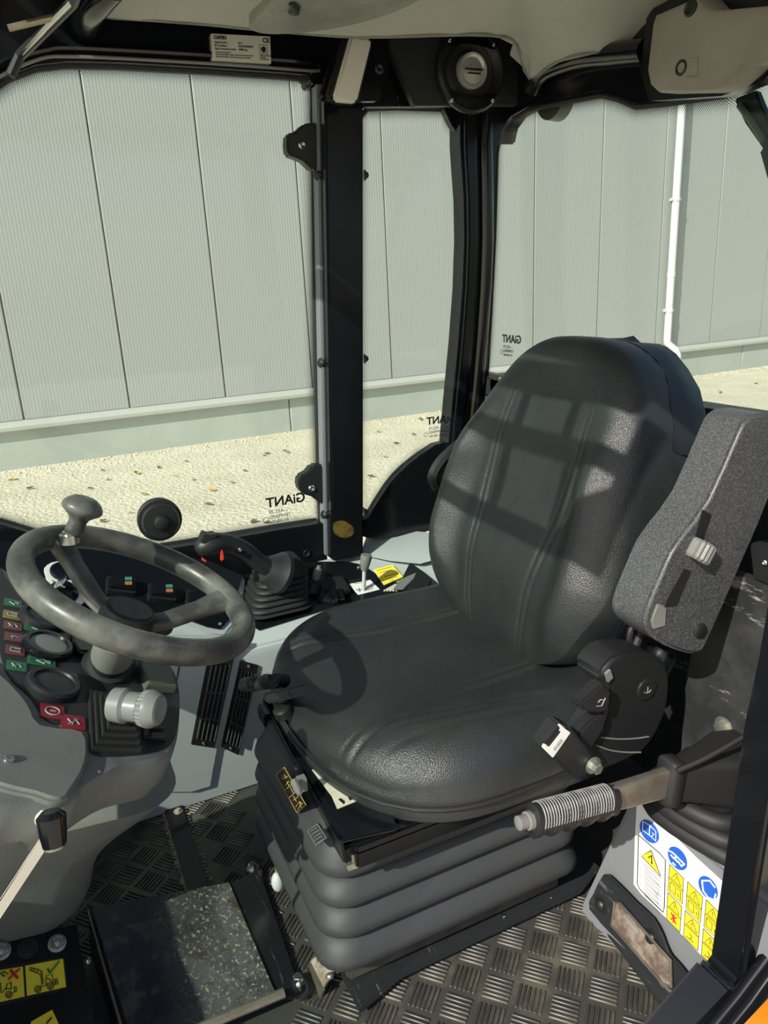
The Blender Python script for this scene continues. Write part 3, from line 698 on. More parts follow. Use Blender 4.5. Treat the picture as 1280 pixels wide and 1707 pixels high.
b = B(); b.prism(PL([(962, 1226), (984, 1202), (1006, 1188), (1012, 1190), (1008, 1214), (988, 1246), (972, 1250)], Y=Y1-.012), (0, .02, 0)); obj('buckle_stalk', b, 'black_plastic', seat, bev=.003)
bq = [(905, 1247), (934, 1206), (952, 1214), (992, 1262), (984, 1290), (958, 1300), (950, 1290)]
b = B(); b.prism(PL(bq, Y=Y1-.028), (0, .026, 0)); bu = obj('belt_buckle', b, 'black_plastic', seat, bev=.003)
b = B(); b.prism(PL([(905, 1247), (908, 1241), (916, 1244), (934, 1221), (928, 1216), (934, 1208), (952, 1221), (922, 1264)], Y=Y1-.0285), (0, .004, 0)); obj('buckle_face', b, 'label_white', bu, bev=.0008, label='white face of the buckle')
frb = Fr(at(921, 1259, Y=Y1-.029), at(947, 1222, Y=.65)-at(921, 1259, Y=.65), (-.6, 0, .5))
text('lettering', 'PRESS', frb, .006, .002, .0065, 'mark_grey', bu)
b = B(); b.prism(PL([(908, 1238), (931, 1210), (933, 1214), (928, 1222), (914, 1240)], Y=Y1-.0288), (0, .003, 0)); obj('latch_slot', b, 'black_matte', bu)
bolt(bu, at(989, 1276, Y=Y1-.03), SN, .008, .010, 'zinc')
# side structure of the backrest, rear pocket
b = B(); b.tube(smooth([at(1164, 735, Y=.74), at(1135, 870, Y=.74), at(1105, 990, Y=.73), at(1075, 1040, Y=.72), at(1055, 1090, Y=.71)], 3, False), .006, 8); obj('edge_trim', b, 'rubber', bk)
b = B(); b.prism(PL([(1060, 1000), (1120, 900), (1130, 960), (1080, 1090), (1030, 1110), (1030, 1060)], Y=.735), (0, .03, 0)); obj('side_bracket', b, 'black_paint', seat, bev=.003)
b = B(); b.tube(smooth([at(1062, 1090, Y=.722), at(1050, 1075, Y=.722), at(1052, 1050, Y=.722), at(1066, 1040, Y=.722)], 3, False), .005, 8); obj('cable_loop', b, 'rubber', seat)
b = B(); b.prism(smooth(PL([(1135, 870), (1148, 880), (1150, 905), (1128, 985), (1112, 985), (1110, 970)], Y=.735), 2), (0, .02, 0)); obj('belt_guide', b, 'black_plastic', seat, bev=.003)
b = B(); b.prism(PL([(1166, 722), (1190, 723), (1204, 730), (1196, 800), (1160, 870), (1140, 860)], X=.915), (.03, 0, 0)); pk = obj('rear_pocket', b, 'vinyl_side', seat, bev=.006)
b = B(); b.tube(PL([(1186, 735), (1172, 790), (1158, 850)], X=.912), .003, 6); obj('strap', b, 'bellows_rubber', pk)
# upper frame and slide rails under the cushion
b = B(); b.box((.475, .95, .300), (.40, .42, .016)); b.box((.475, .75, .285), (.40, .02, .03)); b.box((.29, .95, .293), (.03, .40, .03)); obj('seat_pan', b, 'black_paint', seat, bev=.003)
for y in (.775, 1.13):
    b = B(); b.prism([V((.262, y-.022, .273)), V((.262, y+.022, .273)), V((.262, y+.022, .300)), V((.262, y-.022, .300))], (.36, 0, 0)); rl = obj('slide_rail', b, 'black_paint', seat, bev=.003)
    if y < 1:
        b = B()
        for k in range(6): b.box((.275+.012*k, y-.0235, .280), (.004, .006, .010))
        b.box((.31, y-.026, .270), (.09, .006, .003)); obj('rail_teeth', b, 'rusty', rl, label='worn dusty teeth of the slide rail')
        b = B(); b.box((.300, y-.006, .3012), (.05, .03, .003)); obj('rail_cap', b, 'zinc', rl, bev=.001)
# front face plate with stickers (plane X)
XF = .262
ZP = .316
b = B(); b.prism([at(x, y, Z=ZP) for x, y in ((452, 1192), (462, 1184), (486, 1178), (560, 1250), (655, 1352), (662, 1380), (566, 1402))], (0, 0, -.006)); fp = obj('front_plate', b, 'black_paint', seat, bev=.002)
b = B(); b.prism([at(452, 1192, Z=ZP), at(566, 1402, Z=ZP), at(566, 1402, Z=ZP)+V((.004, 0, -.035)), at(452, 1192, Z=ZP)+V((.004, 0, -.03))], (.004, 0, 0)); obj('front_lip', b, 'black_paint', seat)
def stick(pts, mat, name, parent, X=None, Y=None, Z=None, th=.0008, out=.0008):
    k = dict(X=X) if X is not None else dict(Y=Y) if Y is not None else dict(Z=Z)
    ps = PL(pts, **k); d = V((-1, 0, 0)) if X is not None else V((0, -1, 0)) if Y is not None else V((0, 0, 1))
    b = B(); b.prism([p+d*out for p in ps], -d*th); return obj(name, b, mat, parent)
stk = stick([(520, 1284), (537, 1276), (594, 1336), (562, 1349), (553, 1328)], 'label_cream', 'weight_label', seat, Z=ZP)
for pts in ([(564, 1333), (568, 1331), (575, 1337), (573, 1341)], [(580, 1329), (587, 1326), (590, 1331), (583, 1335)]): stick(pts, 'decal_black', 'ink_blot', stk, Z=ZP+.0008)
stick([(487, 1193), (490, 1192), (505, 1222), (501, 1223)], 'white_plastic', 'side_label', seat, Z=ZP)
# weight / slide adjuster handle at the front far corner
b = B(); hp = smooth([at(474, 1134, X=.275), at(464, 1135, X=.262), at(452, 1134, X=.245), at(430, 1141, X=.235), at(418, 1138, X=.228), at(408, 1142, X=.225)], 3, False)
rr = [.011, .011, .010, .0105, .012, .010, .009, .012, .0105, .009, .012, .012, .010, .010, .012, .011][:len(hp)]
b.tube(hp, rr, 10); obj('slide_handle', b, 'black_plastic', seat)
b = B(); b.prism(PL([(436, 1156), (478, 1147), (482, 1166), (444, 1174)], X=.25), (.03, 0, 0)); obj('adjuster_block', b, 'black_plastic', seat, bev=.003)
b = B(); b.lathe(at(470, 1184, X=.262), (-.3, 0, 1), [(-.01, .014), (.003, .014), (.006, .010)], 16); obj('adjuster_knob', b, 'black_plastic', seat)
# bellows
random.seed(11)
b = B(); rs = []
ribs = [(.100, .036), (.148, .030), (.190, .028), (.232, .026)]
def rr3(ox, z):
    x0, x1, y0, y1 = .25+ox*-1, .66+ox, .785-ox, 1.135+ox
    return [V(((x0+x1)/2+px, (y0+y1)/2+py, z)) for px, py in rrect(x1-x0, y1-y0, .045, 6)]
prof = [(-.03, .064), (-.012, .066), (.012, .072), (.022, .082), (.021, .094), (.010, .112), (.000, .120), (-.010, .121), (-.002, .1235), (.012, .127), (.018, .136), (.016, .148), (.006, .163), (-.003, .170), (-.012, .171), (-.003, .1735), (.010, .177), (.015, .186), (.012, .198), (.003, .211), (-.005, .217), (-.014, .218), (-.004, .221), (.007, .225), (.012, .233), (.009, .246), (.0, .262), (-.006, .276), (-.010, .288), (-.022, .292)]
for ox, z in prof: rs.append(rr3(ox, z))
b.rings(rs); bel = obj('bellows', b, 'bellows_rubber', seat, sharp=75)
stf = [(459, 1291), (474, 1278), (511, 1342), (495, 1356)]
st = stick(stf, 'decal_black', 'adjust_sticker', bel, X=.2435)
def lines(parent, segs, mat, r=.0005, X=None, Y=None, Z=None, off=.0, name='print'):
    k = dict(X=X) if X is not None else dict(Y=Y) if Y is not None else dict(Z=Z)
    b = B()
    for s in segs: b.tube(PL(s, **k), r, 5)
    return obj(name, b, mat, parent)
lines(st, [[(460, 1291), (474, 1279), (510, 1342), (495, 1355), (460, 1291)], [(475, 1317), (488, 1306)], [(482, 1330), (494, 1319)], [(470, 1292), (473, 1299)], [(474, 1291), (477, 1298)], [(470, 1299), (480, 1294)], [(475, 1310), (482, 1302)], [(478, 1303), (482, 1310)], [(484, 1312), (489, 1322)], [(487, 1310), (491, 1318)], [(489, 1327), (494, 1336)], [(489, 1334), (497, 1328)], [(493, 1345), (499, 1336), (504, 1340)], [(499, 1336), (502, 1346)], [(496, 1350), (502, 1340)]], 'decal_gold', .0005, X=.2425)
em = stick([(512, 1385), (529, 1373), (545, 1396), (527, 1411)], 'bellows_rubber', 'emblem', bel, X=.238, th=.004)
lines(em, [[(518, 1386), (527, 1380)], [(520, 1391), (531, 1384)], [(523, 1396), (534, 1389)], [(525, 1401), (536, 1394)], [(528, 1406), (538, 1400)], [(513, 1385), (529, 1374), (544, 1396), (527, 1410), (513, 1385)]], 'dash_grey', .0007, X=.2365)
b = B(); c = at(489, 1320, X=.236); b.lathe(at(490, 1302, X=.232), at(499, 1322, X=.232)-at(490, 1302, X=.232), [(0, .0055), (.018, .0055), (.019, .004), (.024, .004), (.025, .002)], 8); b.box(at(503, 1306, X=.245), (.012, .012, .02)); obj('adjust_valve', b, 'dash_grey', seat)
# lower frame, plates on the floor
b = B(); b.box((.46, .955, .048), (.38, .32, .045)); obj('lower_frame', b, 'dusty_black', seat, bev=.004)
b = B(); b.lathe(at(597, 1578, Y=.794), SN, [(-.002, .006), (.0006, .006)], 12); obj('hole', b, 'black_matte', seat)
b = B()
pl = [at(562, 1617, Z=.02), at(600, 1692, Z=.012), at(668, 1634, Z=.012), at(780, 1580, Z=.012), at(968, 1492, Z=.012), at(1000, 1450, Z=.02), (.70, 1.12, .018), (.24, 1.12, .018)]
b.prism(pl, (0, 0, .008)); bp_ = obj('base_plate', b, 'black_scuffed', seat, bev=.002)
b = B(); b.prism([at(575, 1598, Z=.035), at(950, 1440, Z=.035), at(958, 1452, Z=.03), at(580, 1612, Z=.03)], (0, 0, .006)); obj('frame_lip', b, 'black_scuffed', seat, bev=.002)
for x, y in ((840, 1527), (918, 1496)): bolt(bp_, at(x, y, Z=.022), (0, 0, 1), .003, .001, 'steel')
b = B(); b.prism([at(545, 1582, Z=.03), at(565, 1612, Z=.03), at(540, 1650, Z=.02), at(518, 1606, Z=.02)], (0, 0, .006)); hg = obj('floor_hinge', b, 'rusty', seat, bev=.001, label='rusty dusty floor hinge plate')
b = B(); b.prism([at(519, 1602, Z=.024), at(542, 1650, Z=.024), at(537, 1662, Z=.0), at(519, 1618, Z=.0)], (-.004, 0, 0)); b.prism([at(556, 1592, Z=.040), at(570, 1618, Z=.040), at(562, 1624, Z=.038), at(549, 1600, Z=.038)], (0, 0, .006)); obj('hinge_leaf', b, 'bare_steel', hg)
for x, y in ((534, 1600), (549, 1627)): bolt(hg, at(x, y, Z=.036), (0, 0, 1), .004, .003, 'zinc', 'rivet')
b = B(); b.ball((0, 0, 0), .011, (1, 1, 1.7)); kb = obj('lever_knob', b, 'white_plastic', None); kb.location = at(463, 1470, Z=.05); put(kb, seat); kb['label'] = 'pale worn knob at the front foot of the seat'
b = B(); b.tube([at(463, 1462, Z=.05), at(462, 1435, Z=.06), at(458, 1415, Z=.06)], .004, 6); obj('lever_rod', b, 'rusty', seat)

# ------------------------------------------------------------------ side console on the far side
cons = thing('side_console', 'blue-grey moulded side console with vents between seat and far windows', 'console', (.35, 1.38, 0))
cp = [(1.335, 0), (1.285, .322), (1.290, .338), (1.300, .346), (1.50, .405), (1.50, 0)]
b = B(); b.rings([[V((x, y, z)) for y, z in cp] for x in (-.22, XR)]); obj('body', b, 'console_grey', cons, bev=.004, sharp=30)
TO = V((0, 1.30, .347)); TNV = V((0, -.283, .959))
def T(x, y, o=0): return atp(x, y, TO+TNV*o, TNV)
def TP(pts, o=0): return [T(x, y, o) for x, y in pts]
# front face planes for the vents
FO = V((0, 1.335, 0)); FNV = V((0, -.988, -.153)).normalized()
def Fp(x, y, o=0): return atp(x, y, FO+FNV*o, FNV)
b = B(); b.prism([Fp(x, y, .006) for x, y in [(255, 1060), (398, 1062), (352, 1312), (318, 1322), (222, 1322)]], -FNV*.008); obj('front_panel', b, 'console_grey', cons, bev=.003, label='raised front panel of the console')
b = B(); b.prism([Fp(x, y, .0065) for x, y in [(302, 1085), (304, 1085), (290, 1165), (288, 1165)]], FNV*.0008); obj('panel_seam', b, 'black_matte', cons)
def vent(tl, tr, br, bl, o):
    q = [Fp(*p, o) for p in (tl, tr, br, bl)]
    b = B(); b.prism(q, FNV*.003); v = obj('air_vent', b, 'black_plastic', cons, bev=.001)
    def P(s, t, h=0): return (q[0].lerp(q[1], s)).lerp(q[3].lerp(q[2], s), t)+FNV*h
    b = B(); b.prism([P(.12, .09, .0031), P(.88, .09, .0031), P(.88, .91, .0031), P(.12, .91, .0031)], FNV*.0002); obj('opening', b, 'black_matte', v)
    for k in range(5):
        s = .14+.18*k
        b = B(); b.prism([P(s, .09, .003), P(s+.055, .09, .003), P(s+.055, .91, .003), P(s, .91, .003)], FNV*.006); obj('slat', b, 'arm_plastic', v, bev=.0008, seg=1)  # black slats coloured lighter to stand for the highlights on their edges
    for t in (.37, .66):
        b = B(); b.prism([P(.10, t, .003), P(.90, t, .003), P(.90, t+.012, .003), P(.10, t+.012, .003)], FNV*.0075); obj('crossbar', b, 'arm_plastic', v)
    for t in (.035, .962): screw(v, P(.5, t, .003), FNV, .0035)
vent((347, 1092), (390, 1092), (357, 1246), (318, 1240), .006)
vent((400, 1100), (430, 1108), (397, 1258), (368, 1244), .001)
# rear cushion-like cover with raised edge near the backrest
b = B(); rs = []
for x, y, h in ((600, 925, .004), (650, 935, .008), (700, 940, .012), (735, 930, .02)):
    rs.append([T(x, y, h), T(x+18, y-52, h+.006), T(x+18, y-52, -.01), T(x, y, -.01)])
b.rings(rs); obj('rear_cover', b, 'console_grey', cons, sharp=60)
b = B(); rs = []
for x, y in ((738, 880), (746, 905), (746, 935), (738, 965), (720, 985)):
    p = at(x, y, Y=1.36); rs.append([p, p+V((.008, .02, 0)), p+V((.012, .02, -.09)), p+V((0, 0, -.09))])
b.rings(rs); obj('cover_flap', b, 'panel_grey', cons, sharp=60, label='grey upturned flap beside the backrest')
# dark trim plate with levers
b = B(); b.prism(TP([(388, 975), (400, 962), (500, 938), (580, 938), (606, 944), (640, 968), (705, 982), (690, 1000), (560, 1012), (432, 1052), (412, 1040), (385, 1000)]), TNV*.004); tp = obj('trim_plate', b, 'black_paint', cons, bev=.001)
for x, y in ((405, 970), (598, 946)): screw(tp, T(x, y, .004), TNV, .005)
SA0, SB0, SC0 = at(365, 1045, Y=1.33), at(200, 1030, Y=1.33), at(240, 915, Y=1.485)
SPN = (SB0-SA0).cross(SC0-SA0).normalized(); SPN = SPN if SPN.z > 0 else -SPN
def S(x, y, o=0): return atp(x, y, SA0+SPN*o, SPN)
b = B(); b.prism([S(x, y) for x, y in [(0, 905), (120, 912), (240, 916), (350, 938), (404, 962), (390, 1000), (385, 1030), (366, 1050), (344, 1046), (300, 1030), (170, 1032), (60, 1036), (-60, 1040)]], SPN*.005); sp = obj('switch_plate', b, 'black_paint', cons, bev=.001)
hp_ = [S(x, y, -.0005) for x, y in [(-60, 905), (120, 910), (240, 913), (350, 936), (408, 962), (398, 1030), (374, 1060), (340, 1056), (300, 1040), (170, 1042), (-60, 1048)]]
b = B(); b.rings([hp_, [V((p.x, max(p.y-.004, 1.312), min(p.z-.03, .36) if p.y > 1.4 else p.z-.02)) for p in hp_], [V((p.x, max(p.y, 1.30), .30)) for p in hp_]]); obj('switch_housing', b, 'console_grey', cons, bev=.003, sharp=50)
for x, y in ((367, 1040), (203, 1018)): screw(sp, S(x, y, .005), SPN, .004)
SEX = (SA0-SB0).normalized(); SEY = SPN.cross(SEX)
for (x, y), mk in (((200, 980), 0), ((268, 992), 1), ((330, 1003), 2)):
    o = S(x, y, .005); fr = Fr(o, SEX, SEY)
    b = B(); b.rings([fr.pts(rrect(.052, .036, .003), 0), fr.pts(rrect(.052, .036, .003), .010)]); sw = obj('rocker_switch', b, 'black_plastic', cons)
    b = B(); b.rings([[fr.p(-.023, -.013, .010), fr.p(.021, -.013, .010), fr.p(.021, .013, .010), fr.p(-.023, .013, .010)], [fr.p(-.021, -.011, .016), fr.p(.019, -.011, .024), fr.p(.019, .011, .024), fr.p(-.021, .011, .016)]]); rk = obj('rocker', b, 'black_gloss', sw, bev=.001)
    if mk < 2:
        def rp(u, v): return fr.p(u, v, .016+.008*(u+.021)/.040+.0006)
        b = B(); b.prism([rp(.004, .001), rp(.016, .001), rp(.016, .009), rp(.004, .009)], fr.n*.0004); obj('icon', b, 'teal_mark', rk)
        b = B(); b.prism([rp(.004, -.010), rp(.016, -.010), rp(.016, -.002), rp(.004, -.002)], fr.n*.0004); obj('icon', b, 'orange_mark', rk)
        b = B(); b.tube([rp(.006, -.006), rp(.009, -.004), rp(.011, -.008), rp(.014, -.006)], .0006, 5); b.tube([rp(.007, .003), rp(.013, .003), rp(.013, .007), rp(.007, .007)], .0005, 5, True); obj('icon_mark', b, 'decal_black', rk)
# ignition: white dial, barrel and key
o = S(106, 980, .005); fr = Fr(o, SEX, SEY)
b = B(); b.rings([fr.pts(smooth([V((-.045, -.03)), V((-.03, .01)), V((-.035, .04)), V((-.015, .06)), V((.02, .055)), V((.03, .03)), V((.028, .0)), V((.035, -.03)), V((.0, -.05))], 3), z) for z in (0, .0015)]); ig = obj('ignition_plate', b, 'label_white', cons)
b = B(); b.rings([fr.pts([(x*.92, y*.92+.001) for x, y in [tuple(p) for p in smooth([V((-.045, -.03)), V((-.03, .01)), V((-.035, .04)), V((-.015, .06)), V((.02, .055)), V((.03, .03)), V((.028, .0)), V((.035, -.03)), V((.0, -.05))], 3)]], z) for z in (.0016, .0018)]); obj('dial_ring', b, 'label_white', ig)
b = B(); b.lathe(fr.p(-.005, .036, .001), fr.n, [(0, .021), (.004, .021), (.006, .018), (.005, .010)], 28); b.lathe(fr.p(.0, -.012, .001), fr.n, [(0, .026), (.003, .026), (.010, .016), (.016, .015), (.017, .012)], 28); obj('ignition_barrel', b, 'black_gloss', ig)
b = B()
for k in range(7):
    a = R(100+28*k); b.tube([fr.p(.027*math.cos(a), -.012+.027*math.sin(a), .002), fr.p(.032*math.cos(a), -.012+.032*math.sin(a), .002)], .0008, 5)
obj('dial_mark', b, 'decal_black', ig)
b = B(); kf = Fr(fr.p(.0, -.012, .016), (.75, -.4, .5), (.3, .9, .2)); b.rings([kf.pts(rrect(.024, .030, .006), z) for z in (.012-.0015, .012+.0015)])
for k in range(4): b.tube([kf.p(-.006+.004*k, -.008, .0145), kf.p(-.006+.004*k, .004, .0145)], .0008, 5)
b.cyl(fr.p(0, -.012, .014), kf.p(0, -.010, .012), .0035, n=8); key = obj('key', b, 'chrome', ig, bev=.0004, label='metal ignition key')
# small levers, label, paper, control box
b = B(); o = T(606, 985, .004); q = at(607, 950, Y=o.y-.004); e = at(611, 925, Y=o.y-.006)
b.cyl(o, q.lerp(e, .1), .0042, n=12); lvp = obj('lever_rod', b, 'white_plastic', cons)
b = B(); b.tube([q.lerp(e, 0), q.lerp(e, .25), q.lerp(e, .8), q.lerp(e, 1.0), q.lerp(e, 1.02)], [.0075, .0095, .0125, .0118, .006], 16); obj('lever_knob', b, 'dash_grey', lvp)
b = B(); b.prism(TP([(578, 970), (600, 964), (601, 967), (580, 973)], .0042), TNV*.0004); obj('lever_slot', b, 'black_matte', tp)
b = B(); b.prism(TP([(581, 974), (617, 967), (633, 983), (597, 992)], .0045), TNV*.0008); lb_ = obj('gear_label', b, 'label_white', tp, label='white label with a lever diagram')
b = B()
for l in ([(590, 973), (612, 969)], [(592, 983), (607, 982)], [(598, 980), (600, 987)], [(610, 977), (618, 976), (621, 981), (613, 984)], [(595, 985), (604, 984)]): b.tube(TP(l, .0056), .0007, 5)
obj('print', b, 'decal_black', lb_)
b = B(); o = T(520, 985, .004); q = at(529, 955, Y=o.y); b.lathe(o, q-o, [(0, .02), (.02, .014), ((q-o).length-.022, .007)], 14); sk_ = obj('lever_boot', b, 'rubber', cons)
b = B(); e = at(532, 943, Y=o.y); b.tube([q.lerp(e, -.9), q.lerp(e, 0), q.lerp(e, .6), q.lerp(e, .7), q.lerp(e, 1)], [.008, .0095, .0085, .004, .0045], 14); obj('lever_knob', b, 'dash_grey', sk_)
b = B(); b.prism(TP([(530, 1005), (545, 968), (572, 968), (585, 990), (560, 1008)], .004), TNV*.014); bb = obj('rocker_bank', b, 'black_plastic', cons, bev=.003)
for k in range(3):
    b = B(); b.prism(TP([(540+11*k, 985), (548+11*k, 983), (553+11*k, 1000), (545+11*k, 1002)], .0185), TNV*.005); obj('button', b, 'black_gloss', bb, bev=.001)
yp = thing('instruction_card', 'small yellow printed card lying on the grey side console', 'card', T(645, 960))
b = B(); b.prism(TP([(622, 950), (654, 942), (672, 962), (640, 976), (645, 980)][:4], .004), TNV*.0012); pc = obj('card', b, 'paper_yellow', yp)
b = B()
for l in ([(628, 951), (652, 945)], [(633, 955), (648, 951)], [(640, 961), (662, 956)], [(645, 966), (662, 961)], [(650, 969), (657, 967)]): b.tube(TP(l, .0055), .0005, 5)
obj('print', b, 'decal_black', pc)
cb = thing('control_box', 'grey and black plastic box lying beside the yellow card', 'box', T(690, 970))
b = B(); b.prism(TP([(664, 985), (682, 949), (694, 957), (720, 978), (712, 996), (680, 992)], .002), TNV*.022); obj('case', b, 'black_plastic', cb, bev=.003)
b = B(); b.prism(TP([(655, 984), (666, 968), (694, 956), (690, 966), (672, 984)], .022), TNV*.004); obj('front', b, 'dash_grey', cb, bev=.001)
b = B()
for k in range(5): b.tube(TP([(640+5*k, 985), (660+5*k, 974)], .018), .002, 5)
obj('comb', b, 'label_cream', cb)

# joystick
js = thing('joystick', 'black joystick with red trigger on a pleated rubber gaiter', 'joystick', T(460, 1000))
jb = T(458, 1003, .004); jt = jb+V((.0, .0, .082))
b = B(); rs = [[jb+V((x, y, -.004)) for x, y in rrect(.135, .125, .03, 5)]]
for k in range(6):
    t = k/6; c = jb+V((.004*k, .002*k, .011*k)); s = 1-.22*t
    rs += [[c+V((x*s*m_, y*s*m_, dz)) for x, y in rrect(.128, .118, .03, 5)] for m_, dz in ((.93, .001), (1.0, .003), (1.0, .007), (.93, .010))]
for m_, dz in ((.74, .070), (.62, .084), (.40, .090)): rs.append([jb+V((.020, .012, dz))+V((x*m_, y*m_, x*m_*.10)) for x, y in rrect(.128, .118, .03, 5)])
b.rings(rs); obj('gaiter', b, 'rubber', js, sharp=70)
jt = at(446, 946, Y=1.345)
b = B(); b.lathe(jt+V((.030, .006, -.022)), V((-.75, -.12, .45)), [(0, .042), (.010, .043), (.018, .036), (.026, .032), (.040, .024)], 20); obj('collar', b, 'dash_dark', js)
b = B(); gp = smooth([jt+V((.010, .0, -.006)), at(432, 938, Y=1.345), at(410, 920, Y=1.345), at(384, 908, Y=1.345), at(358, 906, Y=1.34), at(340, 913, Y=1.34), at(328, 921, Y=1.34)], 3, False)
g_r = [.019, .0185, .018, .0175, .0172, .0172, .0175, .018, .0185, .019, .0195, .0205, .0215, .022, .0215, .020, .018, .014, .008]
b.tube(gp, g_r[:len(gp)], 16); gr = obj('grip', b, 'black_plastic', js, sharp=60)
def jq(x, y, d=0): return at(x, y, Y=1.322-d)
b = B(); b.prism([jq(367, 914), (jq(371, 913)), jq(374, 932), jq(369, 936)], (0, .012, 0)); obj('trigger', b, 'red_button', gr, bev=.001, label='red trigger')
b = B(); b.prism([jq(338, 931), jq(345, 935), jq(343, 938), jq(337, 934)], (0, .01, 0)); obj('trigger', b, 'red_button', gr, bev=.001, label='small red lower button')
b = B(); b.prism([jq(334, 905), jq(342, 889), jq(347, 893), jq(362, 891), (jq(362, 896)), jq(350, 901), jq(342, 908)], (0, .03, 0)); obj('thumb_rocker', b, 'black_plastic', gr, bev=.002)
b = B(); b.prism([jq(390, 921, -.004), jq(393, 916, -.004), jq(419, 925, -.004), jq(416, 933, -.004)], (0, .004, 0)); obj('label_plate', b, 'black_gloss', gr, bev=.001)
screw(gr, jq(400, 916, -.002), SN, .004)

# ------------------------------------------------------------------ instrument console and steering wheel
HUB = V((.079, .938, .638)); SA = V((.466, -.124, .876)).normalized()
P0 = HUB-SA*.16
DF = Fr(P0, V((0, 1, 0)).cross(SA)*1.0, SA.cross(V((0, 1, 0)).cross(SA)))   # ex: rearward-down, ey: to the far side, n: up the column
def dp(x, y, o=0): return atp(x, y, P0+SA*o, SA)
ic = thing('instrument_console', 'grey moulded instrument console carrying the steering column', 'console', (-.1, .98, .1))
top_o = [(-120, 930), (0, 948), (32, 985), (75, 1020), (150, 1055), (245, 1085), (285, 1112), (300, 1150), (300, 1200), (293, 1240), (272, 1268), (200, 1285), (140, 1320), (120, 1345), (60, 1345), (-120, 1290)]
t0 = smooth([dp(x, y) for x, y in top_o], 4)
cen = sum(t0, V())/len(t0)
def lay(s, dn, sh=V((0, 0, 0))): return [cen+(p-cen)*s-SA*dn+sh for p in t0]
b = B()
b.rings([lay(.97, -.004), lay(1.0, .004), lay(1.015, .018), lay(1.012, .040), lay(.985, .050), lay(.97, .060)], cap1=True); hs = obj('housing', b, 'dash_grey', ic, sharp=60)
# lower pedestal: horizontal rings whose rear edge follows the photographed side
b = B(); rs = []
sil = [((285, 1272), 1.0), ((262, 1302), 1.0), ((225, 1338), 1.0), ((195, 1372), 1.0), ((172, 1410), 1.0), ((160, 1450), 1.0), ((157, 1490), 1.0), ((150, 1520), 1.0), ((128, 1550), .995)]
for q_, ((x, y), yy) in enumerate(sil):
    p = at(x, y, Y=yy); dpt = .20-.010*q_; oy = .008*q_
    rs.append([V((p.x-.15+px_, yy+oy+py_, p.z+.25*(-(px_)+ .15)*.35*(1-q_/8))) for px_, py_ in rrect(.30, dpt, .065, 7)])
b.rings(rs); obj('pedestal', b, 'dash_grey', ic, sharp=60)
b = B(); bl = smooth([dp(x, y, .004) for x, y in [(-6, 945), (25, 985), (75, 1023), (150, 1060), (240, 1092), (284, 1118), (297, 1152), (297, 1198), (288, 1235), (262, 1254), (200, 1262), (152, 1258), (148, 1225), (112, 1212), (75, 1202), (50, 1165), (8, 1120), (-6, 1040)]], 3)
b.prism(bl, SA*.0025); fa = obj('fascia', b, 'dash_dark', ic, bev=.001, label='dark instrument fascia')
# shin cover panel at the left, two screws
b = B(); b.prism(smooth([dp(x, y, .012) for x, y in [(-60, 1090), (0, 1120), (48, 1170), (70, 1206), (140, 1218), (146, 1270), (120, 1318), (104, 1332), (60, 1322), (-60, 1268)]], 3), -SA*.014); kc = obj('access_cover', b, 'dash_grey', ic, bev=.004, seg=3, sharp=60)
screw(kc, dp(15, 1266, .012), SA, .0065); screw(hs, dp(166, 1290, .0), V((.9, -.3, .2)), .006)
def ell(c, rx, ry, h0, h1, o=0): return [DF.o+0*DF.n for _ in ()]
def disc(c, prof, mat, name, parent, n=36, sx=1.0):
    b = B(); b.lathe(c, SA, prof, n); return obj(name, b, mat, parent)
for (x, y), glow in (((71, 1034), 0), ((78, 1081), 1), ((87, 1146), 0)):
    c = dp(x, y, .0065)
    g = disc(c, [(-.002, .034), (.008, .034), (.011, .031), (.011, .026), (.007, .0245), (.0068, .001)], 'black_plastic' if not glow else 'black_gloss', 'gauge', ic)
    disc(c+SA*.0065, [(0, .0245), (.0015, .0245), (.0022, .020), (.0026, .001)], 'dash_dark' if not glow else 'silver_plastic', 'gauge_glass', g)
def tile(x, y, w_, h_, mat, parent, o=.0065, glyph=None, rot=0):
    c = dp(x, y, o); ex = DF.ey; ey = -DF.ex
    f = Fr(c, -ex*math.cos(rot)-ey*math.sin(rot)*-1, (ey*math.cos(rot)+ex*math.sin(rot)))
    f = Fr(c, ey.cross(SA) if False else DF.ey*-1, DF.ex*-1)
    f = Fr(c, DF.ex, DF.ey)
    b = B(); b.rings([f.pts(rrect(w_, h_, .001, 3), -.001), f.pts(rrect(w_, h_, .001, 3), .0015)]); t = obj('warning_light', b, mat, parent, bev=.0004)
    if glyph:
        b = B()
        for s in glyph: b.tube([f.p(u*w_, v*h_, .0019) for u, v in s], .0008, 5)
        obj('symbol', b, 'mark_grey', t)
    return t
arrow = [[(-.2, 0), (.1, .3), (.1, .12), (.3, .12), (.3, -.12), (.1, -.12), (.1, -.3), (-.2, 0)]]
boxg = [[(-.25, -.2), (.25, -.2), (.25, .2), (-.25, .2), (-.25, -.2)]]
zz = [[(-.25, .15), (-.05, -.2), (.05, .2), (.25, -.15)], [(-.2, -.2), (.2, .2)]]
for (x, y), mt, g in (((21, 1006), 'ind_green', arrow), ((20, 1026), 'ind_yellow', boxg), ((21, 1044), 'ind_red', zz), ((23, 1063), 'ind_red', [[(-.1, -.2), (.1, .2)], [(-.2, 0), (.2, 0)]]), ((25, 1085), 'ind_red', boxg), ((27, 1111), 'ind_green', zz)):
    tile(x, y, .024, .021, mt, fa, glyph=g)
for (x, y), mt, g in (((61, 1049), 'ind_green', arrow), ((94, 1072), 'ind_blue', boxg), ((69, 1104), 'ind_green', arrow), ((105, 1126), 'ind_green', zz)):
    tile(x, y, .036, .017, mt, fa, glyph=g)
